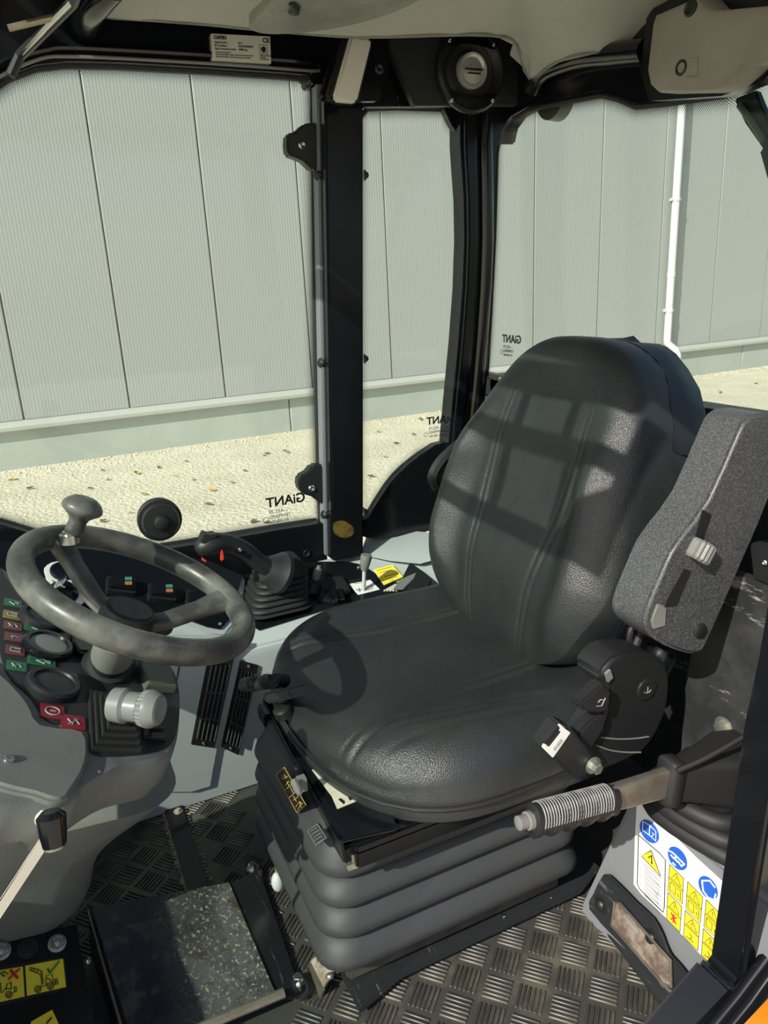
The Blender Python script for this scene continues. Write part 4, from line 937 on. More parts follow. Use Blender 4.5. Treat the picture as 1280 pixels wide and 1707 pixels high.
ring_g = [[(.3*math.cos(a), .3*math.sin(a)) for a in [2*math.pi*k/14 for k in range(15)]], [(-.12, 0), (.12, 0)]]
for (x, y), g in (((87, 1187), ring_g), ((122, 1205), zz)): tile(x, y, .028, .027, 'warn_red', fa, glyph=g)
# direction lever gaiter and knob
b = B(); gq = [(147, 1158), (190, 1152), (232, 1200), (232, 1257), (150, 1257)]
q0 = [dp(146, 1157, .0065), dp(228, 1168, .0065), dp(233, 1256, .0065), dp(150, 1254, .0065)]
ap = dp(212, 1178, .045); rs = []
for k in range(6):
    t = k/6*.85
    for dt, up in ((0, 0), (0, .007), (.06, .0075)):
        tt = min(1, t+dt); rs.append([p.lerp(ap-SA*.045, tt)+SA*(.007*k+up) for p in q0])
b.rings(rs); gt = obj('lever_gaiter', b, 'rubber', ic, sharp=30)
kd0 = dp(205, 1176, .060); kd1 = at(268, 1184, Y=kd0.y-.03)
ax = (kd1-kd0).normalized(); L1 = (kd1-kd0).length
b = B(); b.lathe(kd0, ax, [(-.016, .012), (-.012, .020), (.004, .021), (.008, .0175), (L1*.5, .0175), (L1*.52, .0205)], 20); dk = obj('direction_lever', b, 'silver_plastic', ic, sharp=30, label='grey plastic direction lever knob')
b = B(); rs = [[kd0+ax*h+(ax.cross(V((0, 0, 1))).normalized()*math.cos(a)+ax.cross(ax.cross(V((0, 0, 1)))).normalized()*math.sin(a))*r*(1+(.03*math.cos(a*28) if kn else 0)) for a in [2*math.pi*k/84 for k in range(84)]] for h, r, kn in ((L1*.52, .020, 1), (L1*.68, .0215, 1), (L1*.70, .0225, 0), (L1*.80, .022, 0), (L1*.97, .0175, 0), (L1, .0145, 0), (L1-.001, .004, 0))]
b.rings(rs); obj('knurled_ring', b, 'silver_plastic', dk, sharp=30)
bx = [dp(228, 1114, .0065), dp(278, 1120, .0065), dp(290, 1156, .0065), dp(240, 1154, .0065)]
b = B(); b.rings([bx, [cen2 for cen2 in [p+SA*.012 for p in bx]], [p.lerp(sum(bx, V())/4, .12)+SA*.015 for p in bx]]); obj('relay_box', b, 'green_box', ic, bev=.001, label='small olive box on the fascia')
b = B(); b.prism([dp(238, 1208, .0065), dp(277, 1204, .0065), dp(278, 1236, .0065), dp(236, 1232, .0065)], SA*.006); sc_ = obj('socket', b, 'black_plastic', ic, bev=.001)
for y in (1214, 1225):
    b = B(); b.prism([dp(250, y, .0125), dp(274, y-1, .0125), dp(274, y+6, .0125), dp(250, y+6, .0125)], SA*.005); obj('socket_cover', b, 'dash_dark', sc_, bev=.001)
b = B(); b.prism([dp(118, 1050, .007), dp(160, 1058, .007), dp(160, 1098, .007), dp(128, 1096, .007), dp(117, 1080, .007)], SA*.012); obj('switch', b, 'black_gloss', ic, bev=.002)
CB = dp(178, 1120, 0); CT = HUB-SA*.066; CA = (CT-CB).normalized(); CL = (CT-CB).length
b = B(); b.lathe(CB, CA, [(.0, .042), (.012, .037), (.024, .031), (.028, .030), (.030, .024), (CL, .024)], 32); obj('column_collar', b, 'rubber', ic)
b = B(); b.lathe(CB+CA*.050, CA, [(0, .026), (.002, .028), (CL-.052, .028), (CL-.050, .026)], 32); obj('column_sleeve', b, 'dash_grey', ic)
b = B(); c = CB+CA*.045; b.prism([c+V((.03, .02, 0)), c+V((.085, .03, .0)), c+V((.085, .05, .0)), c+V((.03, .05, .0))], SA*.012); obj('column_switch', b, 'black_plastic', ic, bev=.002)
# tilt lever at the left, base plate with nuts and yellow stickers
tl = thing('column_tilt_lever', 'chrome rod with black knob at the foot of the instrument console', 'lever', at(40, 1450, Y=.80))
k0, k1 = at(84, 1352, Y=.725), at(91, 1410, Y=.715); r0 = at(-30, 1562, Y=.725)
b = B(); rs = []
dr = (k1-r0); side = dr.cross(V((0, 1, 0))).normalized()
e0 = at(78, 1398, Y=.725)
b.prism([r0+side*.0062, e0+side*.0062, e0-side*.0062, r0-side*.0062], (0, .005, 0)); obj('rod', b, 'chrome', tl, bev=.0015)
b = B(); b.tube([k0, k0.lerp(k1, .15), k0.lerp(k1, .6), k0.lerp(k1, .98), k1], [.009, .0145, .0135, .0115, .006], 16); kn = obj('knob', b, 'black_gloss', tl)
b = B(); b.lathe(k1-(k1-k0).normalized()*.001, (k1-k0), [(0, .0105), (.003, .0105), (.0035, .005), (.002, .001)], 20); obj('end_screw', b, 'bare_steel', kn)
b = B(); b.lathe(at(74, 1358, Y=.745), V((-.3, -1, .2)), [(0, .010), (.01, .010), (.012, .006)], 12); obj('pivot', b, 'label_cream', tl)
fb = thing('front_base_plate', 'black base plate with yellow loader stickers under the instrument console', 'plate', at(80, 1600, Z=.10))
BPO = at(95, 1575, Z=.115); BPN = V((.25, -.42, .87)).normalized()
def bpp(x, y, o=0): return atp(x, y, BPO+BPN*o, BPN)
b = B(); b.prism([bpp(x, y) for x, y in [(-60, 1540), (60, 1555), (128, 1540), (134, 1580), (150, 1660), (165, 1750), (-60, 1800)]], -BPN*.01); obj('plate', b, 'black_paint', fb, bev=.001)
for x, y in ((95, 1573), (2, 1586)):
    b = B(); b.lathe(bpp(x, y), BPN, [(0, .0125), (.002, .0125), (.003, .0095)], 24); b.lathe(bpp(x, y, .003), BPN, [(0, .0095), (.009, .0095), (.011, .0075)], 6); b.lathe(bpp(x, y, .014), BPN, [(0, .0055), (.003, .0055), (.005, .004), (.006, .001)], 16); obj('nut', b, 'zinc', fb, sharp=25)
b = B(); b.lathe(bpp(46, 1582, .001), BPN, [(0, .014), (.001, .014), (.0012, .009), (.0025, .008), (.003, .002)], 20, ); obj('plug', b, 'black_plastic', fb)
def sticker(pts, name, mat='label_yellow'):
    b = B(); b.prism([bpp(x, y, .0008) for x, y in pts], -BPN*.0006); return obj(name, b, mat, fb)
b = B(); b.prism([bpp(x, y, .0004) for x, y in [(-60, 1622), (108, 1594), (113, 1648), (-60, 1692)]], -BPN*.0003); obj('sticker_backing', b, 'decal_black', fb)
s1 = sticker([(-60, 1627), (38, 1611), (41, 1661), (-60, 1684)], 'warning_sticker'); s2 = sticker([(42, 1610), (105, 1598), (110, 1645), (45, 1660)], 'warning_sticker')
s3 = sticker([(52, 1703), (87, 1683), (100, 1712), (100, 1760), (40, 1760)], 'warning_sticker')
def bl_(parent, segs, mat, r=.0006, o=.0014, name='pictogram'):
    b = B()
    for s in segs: b.tube([bpp(x, y, o) for x, y in s], r, 5)
    return obj(name, b, mat, parent)
def circ(cx, cy, r, n=12): return [(cx+r*math.cos(2*math.pi*k/n), cy+r*math.sin(2*math.pi*k/n)) for k in range(n+1)]
bl_(s2, [circ(63, 1649, 5.5), circ(63, 1649, 2.5), circ(84, 1644, 5.5), circ(84, 1644, 2.5), [(50, 1613), (63, 1616), (70, 1620)], [(50, 1613), (49, 1617), (67, 1624), (71, 1619)], [(54, 1614), (53, 1618)], [(58, 1615), (57, 1620)], [(63, 1616), (62, 1622)], [(67, 1624), (69, 1632), (70, 1640), (68, 1645), (71, 1645)], [(70, 1621), (71, 1630), (72, 1640)], [(76, 1640), (77, 1626), (87, 1624), (89, 1640)], [(78, 1630), (84, 1634), (86, 1638)], [(72, 1644), (78, 1641), (80, 1638)], [(90, 1634), (95, 1631), (97, 1640), (90, 1642)], [(90, 1638), (97, 1636)], [(92, 1632), (93, 1641)]], 'decal_black')
bl_(s2, [[(80, 1615), (84, 1621), (99, 1602)], [(79, 1615), (84, 1622)]], 'decal_green', .0014, name='check_mark')
bl_(s1, [circ(15, 1658, 5.5), circ(15, 1658, 2.5), [(0, 1622), (7, 1619), (14, 1623), (6, 1628), (0, 1622)], [(7, 1619), (5, 1628)], [(1, 1638), (2, 1655)], [(10, 1650), (12, 1640), (18, 1638), (19, 1650)], [(4, 1655), (9, 1648), (18, 1648)], [(22, 1646), (27, 1645), (28, 1652), (22, 1655)], [(24, 1646), (25, 1654)], [(18, 1636), (19, 1642)]], 'decal_black')
bl_(s1, [[(14, 1633), (33, 1615)], [(17, 1617), (30, 1631)]], 'decal_red', .0018, name='cross_mark')
bl_(s3, [[(78, 1706), (86, 1696)], [(70, 1712), (76, 1708)]], 'decal_black', .0012)

sw_ = thing('steering_wheel', 'worn black steering wheel with spinner knob in front of the seat', 'steering wheel', HUB)
U = V((0, 1, 0)).cross(SA).normalized(); W = SA.cross(U)
def wpt(r, a, h=0): return HUB+U*(r*math.cos(a))+W*(r*math.sin(a))+SA*h
RM, RT = .1435, .0152
b = B(); rs = []
for k in range(72):
    a = 2*math.pi*k/72; c = wpt(RM, a); er = (c-HUB).normalized()
    rs.append([c+er*(RT*math.cos(t))+SA*(RT*1.08*math.sin(t)) for t in [2*math.pi*j/16 for j in range(16)]])
b.rings(rs, closed=True); obj('rim', b, 'rim_rubber', sw_, sharp=80)
b = B(); b.lathe(HUB-SA*.070, SA, [(0, .031), (.012, .034), (.026, .036), (.034, .034), (.036, .033)], 36); obj('hub', b, 'dash_dark', sw_)
b = B(); b.lathe(HUB-SA*.035, SA, [(0, .0335), (.006, .0335), (.008, .031), (.0075, .029), (.009, .028), (.0095, .002)], 36); obj('hub_cap', b, 'black_plastic', sw_)
def ang(x, y):
    q = atp(x, y, HUB, SA)-HUB; return math.atan2(q.dot(W), q.dot(U))
aK, aS = ang(118, 912), ang(385, 1000)
for a in (aK, aS):
    b = B(); rs = []
    for r, h, w_, t in ((.022, -.050, .018, .011), (.055, -.043, .018, .010), (.10, -.020, .018, .011), (.130, -.003, .024, .012), (.141, 0, .034, .011)):
        c = wpt(r, a, h); tn = (-U*math.sin(a)+W*math.cos(a)); rd = SA*.93+(U*math.cos(a)+W*math.sin(a))*-.3
        rs.append([c+tn*(px_)+rd.normalized()*py_ for px_, py_ in rrect(w_*1.5, t*1.6, t*.5, 4)])
    b.rings(rs); obj('spoke', b, 'rim_rubber', sw_, sharp=60)
kb0 = atp(117, 905, HUB+SA*.012, SA)
b = B(); b.lathe(kb0, (.03, 0, 1), [(0, .012), (.012, .012), (.013, .008), (.016, .008)], 16); obj('knob_stud', b, 'steel', sw_)
kt = at(138, 850, Y=kb0.y)
kax = (at(139, 842, Y=kb0.y)-kb0).normalized(); s_ = .80
b = B(); b.lathe(kb0+kax*.011, kax, [(h*.64, r*.72) for h, r in [(0, .014), (.004, .0165), (.014, .0165), (.030, .0155), (.038, .018), (.046, .026), (.052, .0335), (.058, .036), (.064, .035), (.072, .030), (.080, .020), (.082, .012), (.0815, .001)]], 28); obj('spinner_knob', b, 'rim_rubber', sw_, sharp=60)

# ------------------------------------------------------------------ front floor: worn foot plate, bar
fpz = thing('foot_plate', 'worn black steel foot plate with flaked paint and straw dust on the floor', 'plate', (.08, .93, .03))
c1, c2, c3, c4 = at(152, 1512, Y=1.06), at(382, 1470, Y=1.06), at(462, 1660, Z=.040), at(225, 1760, Z=.05)
b = B(); b.prism([c1, c2, c3, c4], (0, 0, -.006)); obj('tread', b, 'worn_plate', fpz, bev=.001)
b = B(); b.prism([c2+V((0, 0, -.003)), c3+V((0, 0, -.003)), at(505, 1662, Z=.012), at(432, 1448, Z=.012)], (0, 0, -.005)); fl = obj('flange', b, 'black_scuffed', fpz, bev=.001)
for tp_ in ([(490, 1628), (510, 1632), (516, 1658), (502, 1670), (488, 1660)], [(412, 1436), (432, 1438), (438, 1462), (424, 1474), (410, 1462)]):
    b = B(); b.prism(smooth(PL(tp_, Z=.010), 3), (0, 0, .004)); obj('tab', b, 'black_scuffed', fpz, bev=.001)
for x, y in ((497, 1635), (421, 1447)): bolt(fl, at(x, y, Z=.014), (0, 0, 1), .0075, .009, 'steel')
b = B(); b.tube([c4, c3+V((.01, 0, 0))], .007, 8); obj('rolled_edge', b, 'bare_steel', fpz)
b = B(); b.prism([c1, c4, c4+V((-.01, 0, -.05)), c1+V((-.01, 0, -.08))], (-.004, 0, 0)); lf = obj('side_wall', b, 'black_paint', fpz)
b = B(); b.tube([c1+V((-.005, 0, -.004)), c4+V((-.005, 0, -.004))], .003, 6); obj('bright_edge', b, 'bare_steel', fpz)
screw(lf, at(147, 1603, Z=.10), V((1, -.3, .3)), .005)
fbz = thing('floor_bar', 'black steel bar bolted across the floor mat before the seat', 'bar', (.113, 1.22, 0))
b = B(); b.box((.113, 1.235, .006), (.036, .30, .010)); fbo = obj('bar', b, 'black_paint', fbz, bev=.002)
bolt(fbo, at(297, 1352, Z=.012), (0, 0, 1), .006, .004, 'rusty')
b = B()
for k in range(60): 
    y = 1.09+.29*k/60; b.box((.094+random.uniform(-.003, .003), y, .005), (.010, .0015, .004), Matrix.Rotation(random.uniform(-.5, .5), 3, 'Z'))
    if k % 2: b.box((.134+random.uniform(-.003, .003), y, .005), (.008, .0015, .004), Matrix.Rotation(random.uniform(-.5, .5), 3, 'Z'))
o = obj('bristle', b, 'rusty', fbz); o['kind'] = 'stuff'

# ------------------------------------------------------------------ near side: handbrake, sticker console, sill, post
nc = thing('sill_console', 'grey upholstered sill console with white safety sticker beneath the handbrake', 'console', (.78, .64, 0))
NO = V((.665, .75, .0)); NN = V((-.985, 0, .17)).normalized()
def np_(x, y, o=0): return atp(x, y, NO+NN*o, NN)
b = B(); ql = [(.662, .765, 0), (.712, .765, .27), (.712, .46, .27), (.662, .46, 0)]
b.rings([[V((.664, .768, -.01)), V((.664, .44, -.01)), V((.96, .44, -.01)), V((.96, .768, -.01))], [V((.708, .705, .252)), V((.708, .44, .252)), V((.96, .44, .26)), V((.96, .72, .26))]]); obj('body', b, 'panel_grey', nc, bev=.008, seg=3)
b = B()
for k in range(26): b.tube([V((.722, .69-.008*k, .2555)), V((.722, .6845-.008*k, .2555))], .0009, 4)
obj('stitching', b, 'label_white', nc)
sfo = [(1061, 1342), (1066, 1338), (1085, 1352), (1120, 1390), (1160, 1430), (1206, 1472), (1194, 1616), (1168, 1592), (1110, 1530), (1068, 1490), (1056, 1474), (1058, 1400)]
b = B(); b.prism([np_(x, y, .0035) for x, y in sfo], -NN*.002); ss = obj('safety_sticker', b, 'label_white', nc, label='white sticker with blue and yellow safety signs')
def Nq(o, name, mat, pts, parent): 
    b = B(); b.prism([np_(x, y, o) for x, y in pts], -NN*.0006); return obj(name, b, mat, parent)
def Nl(o, name, mat, segs, parent, r=.0005):
    b = B()
    for s in segs: b.tube([np_(x, y, o) for x, y in s], r, 5)
    return obj(name, b, mat, parent)
def eo(cx, cy, a_, b_, th, n=28):
    c, s = math.cos(th), math.sin(th); return [(cx+a_*math.cos(t)*c-b_*math.sin(t)*s, cy+a_*math.cos(t)*s+b_*math.sin(t)*c) for t in [2*math.pi*k/n for k in range(n)]]
for i, (cx, cy) in enumerate(((1082, 1386), (1129, 1431), (1180, 1480))):
    d_ = Nq(.0042, 'sign_disc', 'decal_blue', eo(cx, cy, 22, 13, R(58)), ss)
    if i == 0: Nl(.0046, 'symbol', 'label_white', [[(1071, 1369), (1071, 1384), (1082, 1392), (1093, 1402), (1093, 1386), (1083, 1376), (1071, 1369)], [(1083, 1377), (1082, 1392)], [(1087, 1388), (1090, 1391), (1086, 1394)]], d_, .0007)
    elif i == 1: Nl(.0046, 'symbol', 'label_white', [[(1115, 1418), (1122, 1422), (1140, 1440)], [(1118, 1425), (1123, 1431), (1128, 1428)], [(1130, 1436), (1136, 1444), (1141, 1440)], [(1125, 1432), (1130, 1437)], [(1121, 1438), (1126, 1443)]], d_, .0013)
    else: Nl(.0046, 'symbol', 'label_white', [[(1170, 1468), (1172, 1485), (1180, 1496), (1190, 1500), (1193, 1490)], [(1170, 1468), (1183, 1468), (1192, 1480)]], d_, .0012)
Nl(.0044, 'panel_border', 'decal_black', [[(1064, 1392), (1100, 1423), (1109, 1434), (1107, 1512), (1105, 1521), (1066, 1482), (1062, 1474), (1064, 1392)]], ss, .0007)
tri = Nq(.0042, 'warning_triangle', 'label_yellow', [(1085, 1418), (1101, 1461), (1069, 1427)], ss)
Nl(.0047, 'pictogram', 'decal_black', [[(1086, 1426), (1086, 1440)], [(1085, 1426), (1087, 1440)], [(1080, 1430), (1084, 1427)], [(1085, 1418), (1101, 1461), (1069, 1427), (1085, 1418)]], tri, .0007)
segs = []
for k in range(12):
    y = 1440+k*5.2; segs.append([(1074, y), (1102-(k % 3)*2, y+25)])
Nl(.0044, 'lettering', 'dash_grey', segs, ss, .0004)
Nl(.0040, 'pictogram', 'mark_grey', [[(1066, 1446), (1070, 1452)], [(1065, 1456), (1070, 1464)], [(1064, 1468), (1069, 1476)], [(1101, 1445), (1104, 1450)], [(1090, 1486), (1098, 1497)], [(1093, 1495), (1098, 1486)]], ss, .0007)
cells = [((1116, 1441), (1139, 1464), (1137, 1507), (1113, 1485), 0), ((1113, 1488), (1136, 1511), (1133, 1554), (1111, 1532), 1), ((1146, 1470), (1171, 1495), (1167, 1538), (1143, 1515), 0), ((1142, 1518), (1166, 1541), (1163, 1585), (1139, 1561), 2), ((1177, 1500), (1200, 1523), (1198, 1567), (1173, 1545), 0), ((1172, 1548), (1196, 1572), (1193, 1615), (1169, 1592), 2)]
for tl_, tr_, br_, bl2, kd in cells:
    c = Nq(.0042, 'sign', 'label_yellow', [tl_, tr_, br_, bl2], ss)
    def m(s, t): return (tl_[0]*(1-s)*(1-t)+tr_[0]*s*(1-t)+br_[0]*s*t+bl2[0]*(1-s)*t, tl_[1]*(1-s)*(1-t)+tr_[1]*s*(1-t)+br_[1]*s*t+bl2[1]*(1-s)*t)
    sg = [[m(0, 0), m(1, 0), m(1, 1), m(0, 1), m(0, 0)], [m(0, .5), m(1, .5)], [m(.5, .08), m(.85, .43), m(.15, .43), m(.5, .08)], [m(.5, .2), m(.5, .32)], [m(.5, .37), m(.5, .39)]]
    if kd == 0: sg += [[m(.12, .6), m(.5, .6), m(.5, .9), m(.12, .9), m(.12, .6)], [m(.6, .6), m(.85, .6), m(.85, .95)], [m(.68, .75), m(.72, .88)]]
    if kd == 2: sg += [[m(.4, .65), m(.55, .75), m(.45, .85)], [m(.15, .9), m(.7, .85)]]
    Nl(.0047, 'pictogram', 'decal_black', sg, c, .00045)
    if kd == 1: Nl(.0048, 'cross_mark', 'decal_red', [[m(.3, .6), m(.7, .85)], [m(.7, .6), m(.3, .85)], [m(.5, .58), m(.5, .88)]], c, .0011)
# angled bracket with lens at the foot of the console
br = thing('sill_bracket', 'black angled bracket with dusty lens at the foot of the sticker console', 'bracket', (.65, .62, 0))
b = B(); b.prism(smooth([np_(x, y, .010) for x, y in [(986, 1515), (992, 1490), (1006, 1462), (1018, 1458), (1062, 1502), (1092, 1530), (1108, 1560), (1120, 1590), (1150, 1625), (1150, 1665), (1120, 1660), (1040, 1575)]], 2), NN*.006); bo = obj('plate', b, 'black_scuffed', br, bev=.002)
q1, q2 = at(983, 1522, Z=.004), at(1110, 1690, Z=.004)
b = B(); b.prism([q1, q2, q2+V((.03, 0, .02)), q1+V((.03, .0, .02))], (0, 0, .006)); obj('foot', b, 'black_scuffed', br, bev=.001)
b = B(); b.prism([np_(x, y, .017) for x, y in [(1025, 1504), (1034, 1506), (1118, 1602), (1119, 1645), (1105, 1640), (1020, 1542)]], NN*.004); le = obj('lens', b, 'lens_amber', br, bev=.001, label='dusty clear and amber lens strip')
b = B(); b.tube([np_(x, y, .022) for x, y in [(1025, 1504), (1034, 1506), (1118, 1602), (1119, 1645), (1105, 1640), (1020, 1542)]], .0022, 6, True); obj('lens_rim', b, 'bare_steel', le)
frl = Fr(np_(1040, 1530, .0215), (np_(1064, 1556)-np_(1040, 1530)), (0, .2, 1)); text('lettering', 'HELLA', frl, 0, 0, .011, 'mark_grey', le)
for x, y in ((1002, 1508), (1086, 1563)): bolt(bo, np_(x, y, .016), NN, .009, .008, 'black_plastic', dome=True)

hb = thing('handbrake', 'handbrake lever with ribbed grip and black rubber gaiter beside the seat', 'handbrake', (.75, .61, .26))
YH = .60
g0, g1 = at(880, 1368, Y=YH), at(1022, 1330, Y=YH)
ga = (g1-g0).normalized(); gu = V((0, 1, 0)); gv = ga.cross(gu); gv = gv if gv.z > 0 else -gv; GL = (g1-g0).length
b = B(); rs = []
NR = 96
for k in range(NR+1):
    t = k/NR; h = .0190*(1+.05*math.sin(t*3)); fl_ = .0016*math.sin(t*5*2*math.pi) if .1 < t < .98 else 0
    rdg = .0010*(1 if math.sin(t*27*2*math.pi) > 0 else -1) if .10 < t < .92 else 0
    e = min(1, max(.55, t/.05)) if t < .05 else 1
    ring = []
    for j in range(20):
        a = 2*math.pi*j/20; rr_ = h*e
        up = math.sin(a); r_ = rr_+(rdg if up > -.25 else 0); 
        zz_ = up*r_+(-.005-fl_*1.6 if up < -.3 else 0)
        ring.append(g0+ga*(GL*t)+gu*(math.cos(a)*r_*.80)+gv*zz_)
    rs.append(ring)
b.rings(rs); gripo = obj('grip', b, 'black_plastic', hb, sharp=25, label='ribbed black grip')
b = B()
for k in range(27):
    t = .10+.82*(k+.25)/27; c = g0+ga*(GL*t)
    b.tube([c+gu*(math.cos(a)*.0160)+gv*(math.sin(a)*.0205) for a in [R(-10+200*q/12) for q in range(13)]], .0010, 5)
obj('grip_rib', b, 'ridge_grey', gripo)
b = B(); b.lathe(g0+ga*.004, -ga, [(0, .011), (.006, .011), (.007, .0085), (.018, .0085), (.019, .005), (.020, .001)], 18); obj('release_button', b, 'dash_grey', hb)
s0, s1 = at(1015, 1331, Y=YH), at(1120, 1301, Y=YH); sv = gv
b = B(); b.rings([[s0+gu*x+sv*z for x, z in rrect(.014, .036, .004, 4)], [s1+gu*x+sv*z for x, z in rrect(.014, .044, .004, 4)]]); obj('shaft', b, 'bare_steel', hb, label='bare worn steel lever shaft')
b = B(); rs = []
for x, y, w_, h_ in ((1106, 1303, .030, .060), (1108, 1303, .034, .066), (1124, 1300, .034, .066), (1127, 1299, .028, .060)):
    c = at(x, y, Y=YH); rs.append([c+gu*px_+sv*py_ for px_, py_ in rrect(w_, h_, .008, 4)])
b.rings(rs); obj('gaiter_cuff', b, 'rubber', hb, sharp=60)
b = B(); rs = []
for t, w_, h_ in ((0, .030, .060), (.15, .036, .064), (.4, .06, .074), (.7, .09, .086), (1, .10, .08)):
    c = at(1122, 1300, Y=YH).lerp(V((.825, YH-.01, .335)), t); rs.append([c+gu*px_+V((0, 0, 1))*(py_-.01*t) for px_, py_ in rrect(w_, h_, .012, 5)])
b.rings(rs); b.tube(smooth([at(1128, 1285, Y=YH-.02), at(1180, 1262, Y=YH-.03), at(1245, 1225, Y=YH-.04)], 4, False), .004, 6); obj('gaiter', b, 'rubber', hb, sharp=70)
b = B()
for k, (z, sx_) in enumerate(((.300, .0), (.281, .014), (.263, .030))):
    path = [(.70-.002*k, YH+.02+sx_*.5, z), (.715, YH-.032-sx_, z-.002), (.745, YH-.050-sx_, z-.004), (.79, YH-.058-sx_, z), (.812, YH-.05, z), (.812, YH+.07, z), (.77, YH+.075+sx_, z), (.72, YH+.055+sx_, z)]
    b.tube(smooth(path, 4), .0125, 10, True)
b.box((.765, YH+.01, .28), (.09, .09, .05)); obj('gaiter_fold', b, 'rubber', hb, sharp=70)
b = B(); b.lathe((.752, .525, .25), (0, 0, 1), [(0, .013), (.016, .012), (.018, .008)], 8); obj('bolt', b, 'black_plastic', hb)

bulk = thing('inner_wall_plate', 'scuffed black steel plate with a bright hex bolt behind the handbrake', 'plate', (.82, .6, .2))
b = B(); b.prism([V((.82, .47, .20)), V((.82, .715, .0)), V((.82, .722, .40)), V((.82, .70, .56)), V((.82, .66, .60)), V((.82, .47, .60))], (.01, 0, 0)); bpl = obj('plate', b, 'bulkhead', bulk)
bolt(bpl, at(1206, 1212, X=.82), (-1, 0, 0), .0105, .009, 'zinc')
b = B(); b.prism(PL([(1248, 905), (1300, 920), (1300, 985), (1255, 965)], X=.815), (.02, 0, 0)); sb = obj('latch', b, 'black_plastic', bulk, bev=.002)
screw(sb, at(1275, 938, X=.813), (-1, 0, 0), .004)
# sill, post, outer seals, fender
YP = .52
po = tag(obj('trim_12', B().prism([at(1181, 1592, Y=YP), at(1236, 1207, Y=YP), at(1259, 1100, Y=YP), at(1276, 1000, Y=YP), V((.735, YP, 1.46)), V((.80, YP, 1.46)), at(1420, 880, Y=YP), at(1330, 1500, Y=YP), at(1262, 1668, Y=YP), at(1228, 1672, Y=YP), at(1172, 1604, Y=YP)], (0, -.05, 0)), 'black_gloss', None, bev=.006, seg=3), 'black slanted door post at the near right corner', kind='structure')
sl0 = [at(1164, 1596, Y=YP), at(1224, 1652, Y=YP-.045), at(1120, 1760, Y=YP-.045), at(1020, 1760, Y=YP)]
tag(obj('trim_13', B().prism(sl0, (.03, 0, -.05)), 'black_gloss', None, bev=.005, seg=3), 'glossy black door sill beam at the bottom right', kind='structure')
ds = thing('door_seal', 'black rubber door seal lips outside the sill', 'seal', at(1230, 1690, Y=.45))
for k, (xa, ya, xb, yb, r_) in enumerate(((1300, 1570, 1150, 1760, .010), (1310, 1590, 1180, 1760, .008), (1320, 1610, 1205, 1760, .007))):
    b = B(); b.tube([at(xa, ya, Y=.46-.012*k), at((xa+xb)/2+6, (ya+yb)/2-2, Y=.46-.012*k), at(xb, yb, Y=.46-.012*k)], r_, 10); obj('seal_lip', b, 'black_gloss', ds)
fd = tag(obj('fender', B().prism([at(1236, 1707, Y=.40), at(1285, 1655, Y=.40), at(1400, 1600, Y=.40), at(1400, 1800, Y=.40), at(1200, 1800, Y=.40)], (0, -.08, -.01)), 'orange_paint', None, bev=.004), 'orange painted bodywork corner outside the sill', 'bodywork')

# ------------------------------------------------------------------ roof fittings
tag(obj('trim_14', B().prism(PL([(535, 178), (535, -60), (905, -60), (890, 176)], Y=YF-.012), (0, .02, 0)), 'black_paint', None, bev=.002), 'black roof corner panel behind the cab lamp and loudspeaker', kind='structure')
idp = thing('identification_plate', 'white cabin identification plate on the black roof side beam', 'plate', at(402, 80, Y=YF))
q = PL([(352, 56), (450, 61), (452, 105), (354, 99)], Y=YF-.014)
b = B(); b.prism(q, (0, .013, 0)); ip = obj('plate', b, 'lamp_white', idp)
f = Fr(q[0], q[1]-q[0], q[0]-q[3]); Wd = (q[1]-q[0]).length; Hd = (q[3]-q[0]).length
def tx(s, x, y, h, mt='decal_black', al='LEFT'): return text('lettering', s, f, x*Wd, -y*Hd, h*Hd*1.35, mt, ip, align=al)
tx('CABIN', .03, .20, .14).data.offset = .0003
for i, (a_, c_) in enumerate((('Application:', '65+'), ('ID number:', '9H502000001'), ('Base machine mass:', '5000 kg'))):
    tx(a_, .03, .36+.125*i, .09); tx(c_, .43, .36+.125*i, .09)
for i, s in enumerate(('According to standard:', 'EN ISO 3449:2008 - Falling objects protective structures', 'EN ISO 3471:2008 - Roll-over protective structures')): tx(s, .03, .73+.09*i, .055)
tx('CE', .86, .25, .19).data.offset = .0003
for i, s in enumerate(('TOBROCO MACHINES', 'Oisterwijk', 'The Netherlands')): tx(s, .78, .80+.07*i, .045)
b = B(); b.tube([f.p(Wd*x, -Hd*y, .0008) for x, y in ((.79, .35), (.92, .35), (.92, .70), (.79, .70))], .0005, 5, True); b.prism([f.p(Wd*x, -Hd*y, .0005) for x, y in ((.81, .5), (.85, .40), (.90, .45), (.89, .62), (.84, .66))], f.n*.0004); obj('pictogram', b, 'decal_black', ip)

YL = 1.40
cl = thing('cab_lamp', 'slim cab lamp with pale cover on a black base at the pillar top', 'lamp', at(590, 110, Y=YL))
b = B(); b.prism(PL([(566, 50), (640, 56), (648, 62), (650, 100), (634, 165), (628, 168), (545, 168), (536, 160)], Y=YL+.02), (0, .02, 0)); obj('base', b, 'black_paint', cl, bev=.003)
b = B(); b.prism(PL([(576, 55), (620, 62), (622, 72), (598, 172), (562, 172), (546, 160)], Y=YL), (0, .022, 0)); obj('housing', b, 'black_plastic', cl, bev=.004)
b = B(); b.prism(PL([(586, 59), (619, 64), (619, 74), (596, 168), (590, 171), (560, 168), (558, 160)], Y=YL-.014), (0, .016, 0)); obj('cover', b, 'lamp_white', cl, bev=.007, seg=3)
screw(cl, at(631, 115, Y=YL+.02), SN, .010, 'black_plastic')
sp_ = thing('loudspeaker', 'round black loudspeaker with silver centre in the rear roof corner', 'loudspeaker', at(783, 122, Y=1.42))
pn = PL([(640, 58), (760, 54), (890, 70), (885, 150), (866, 175), (692, 176)], Y=1.45)
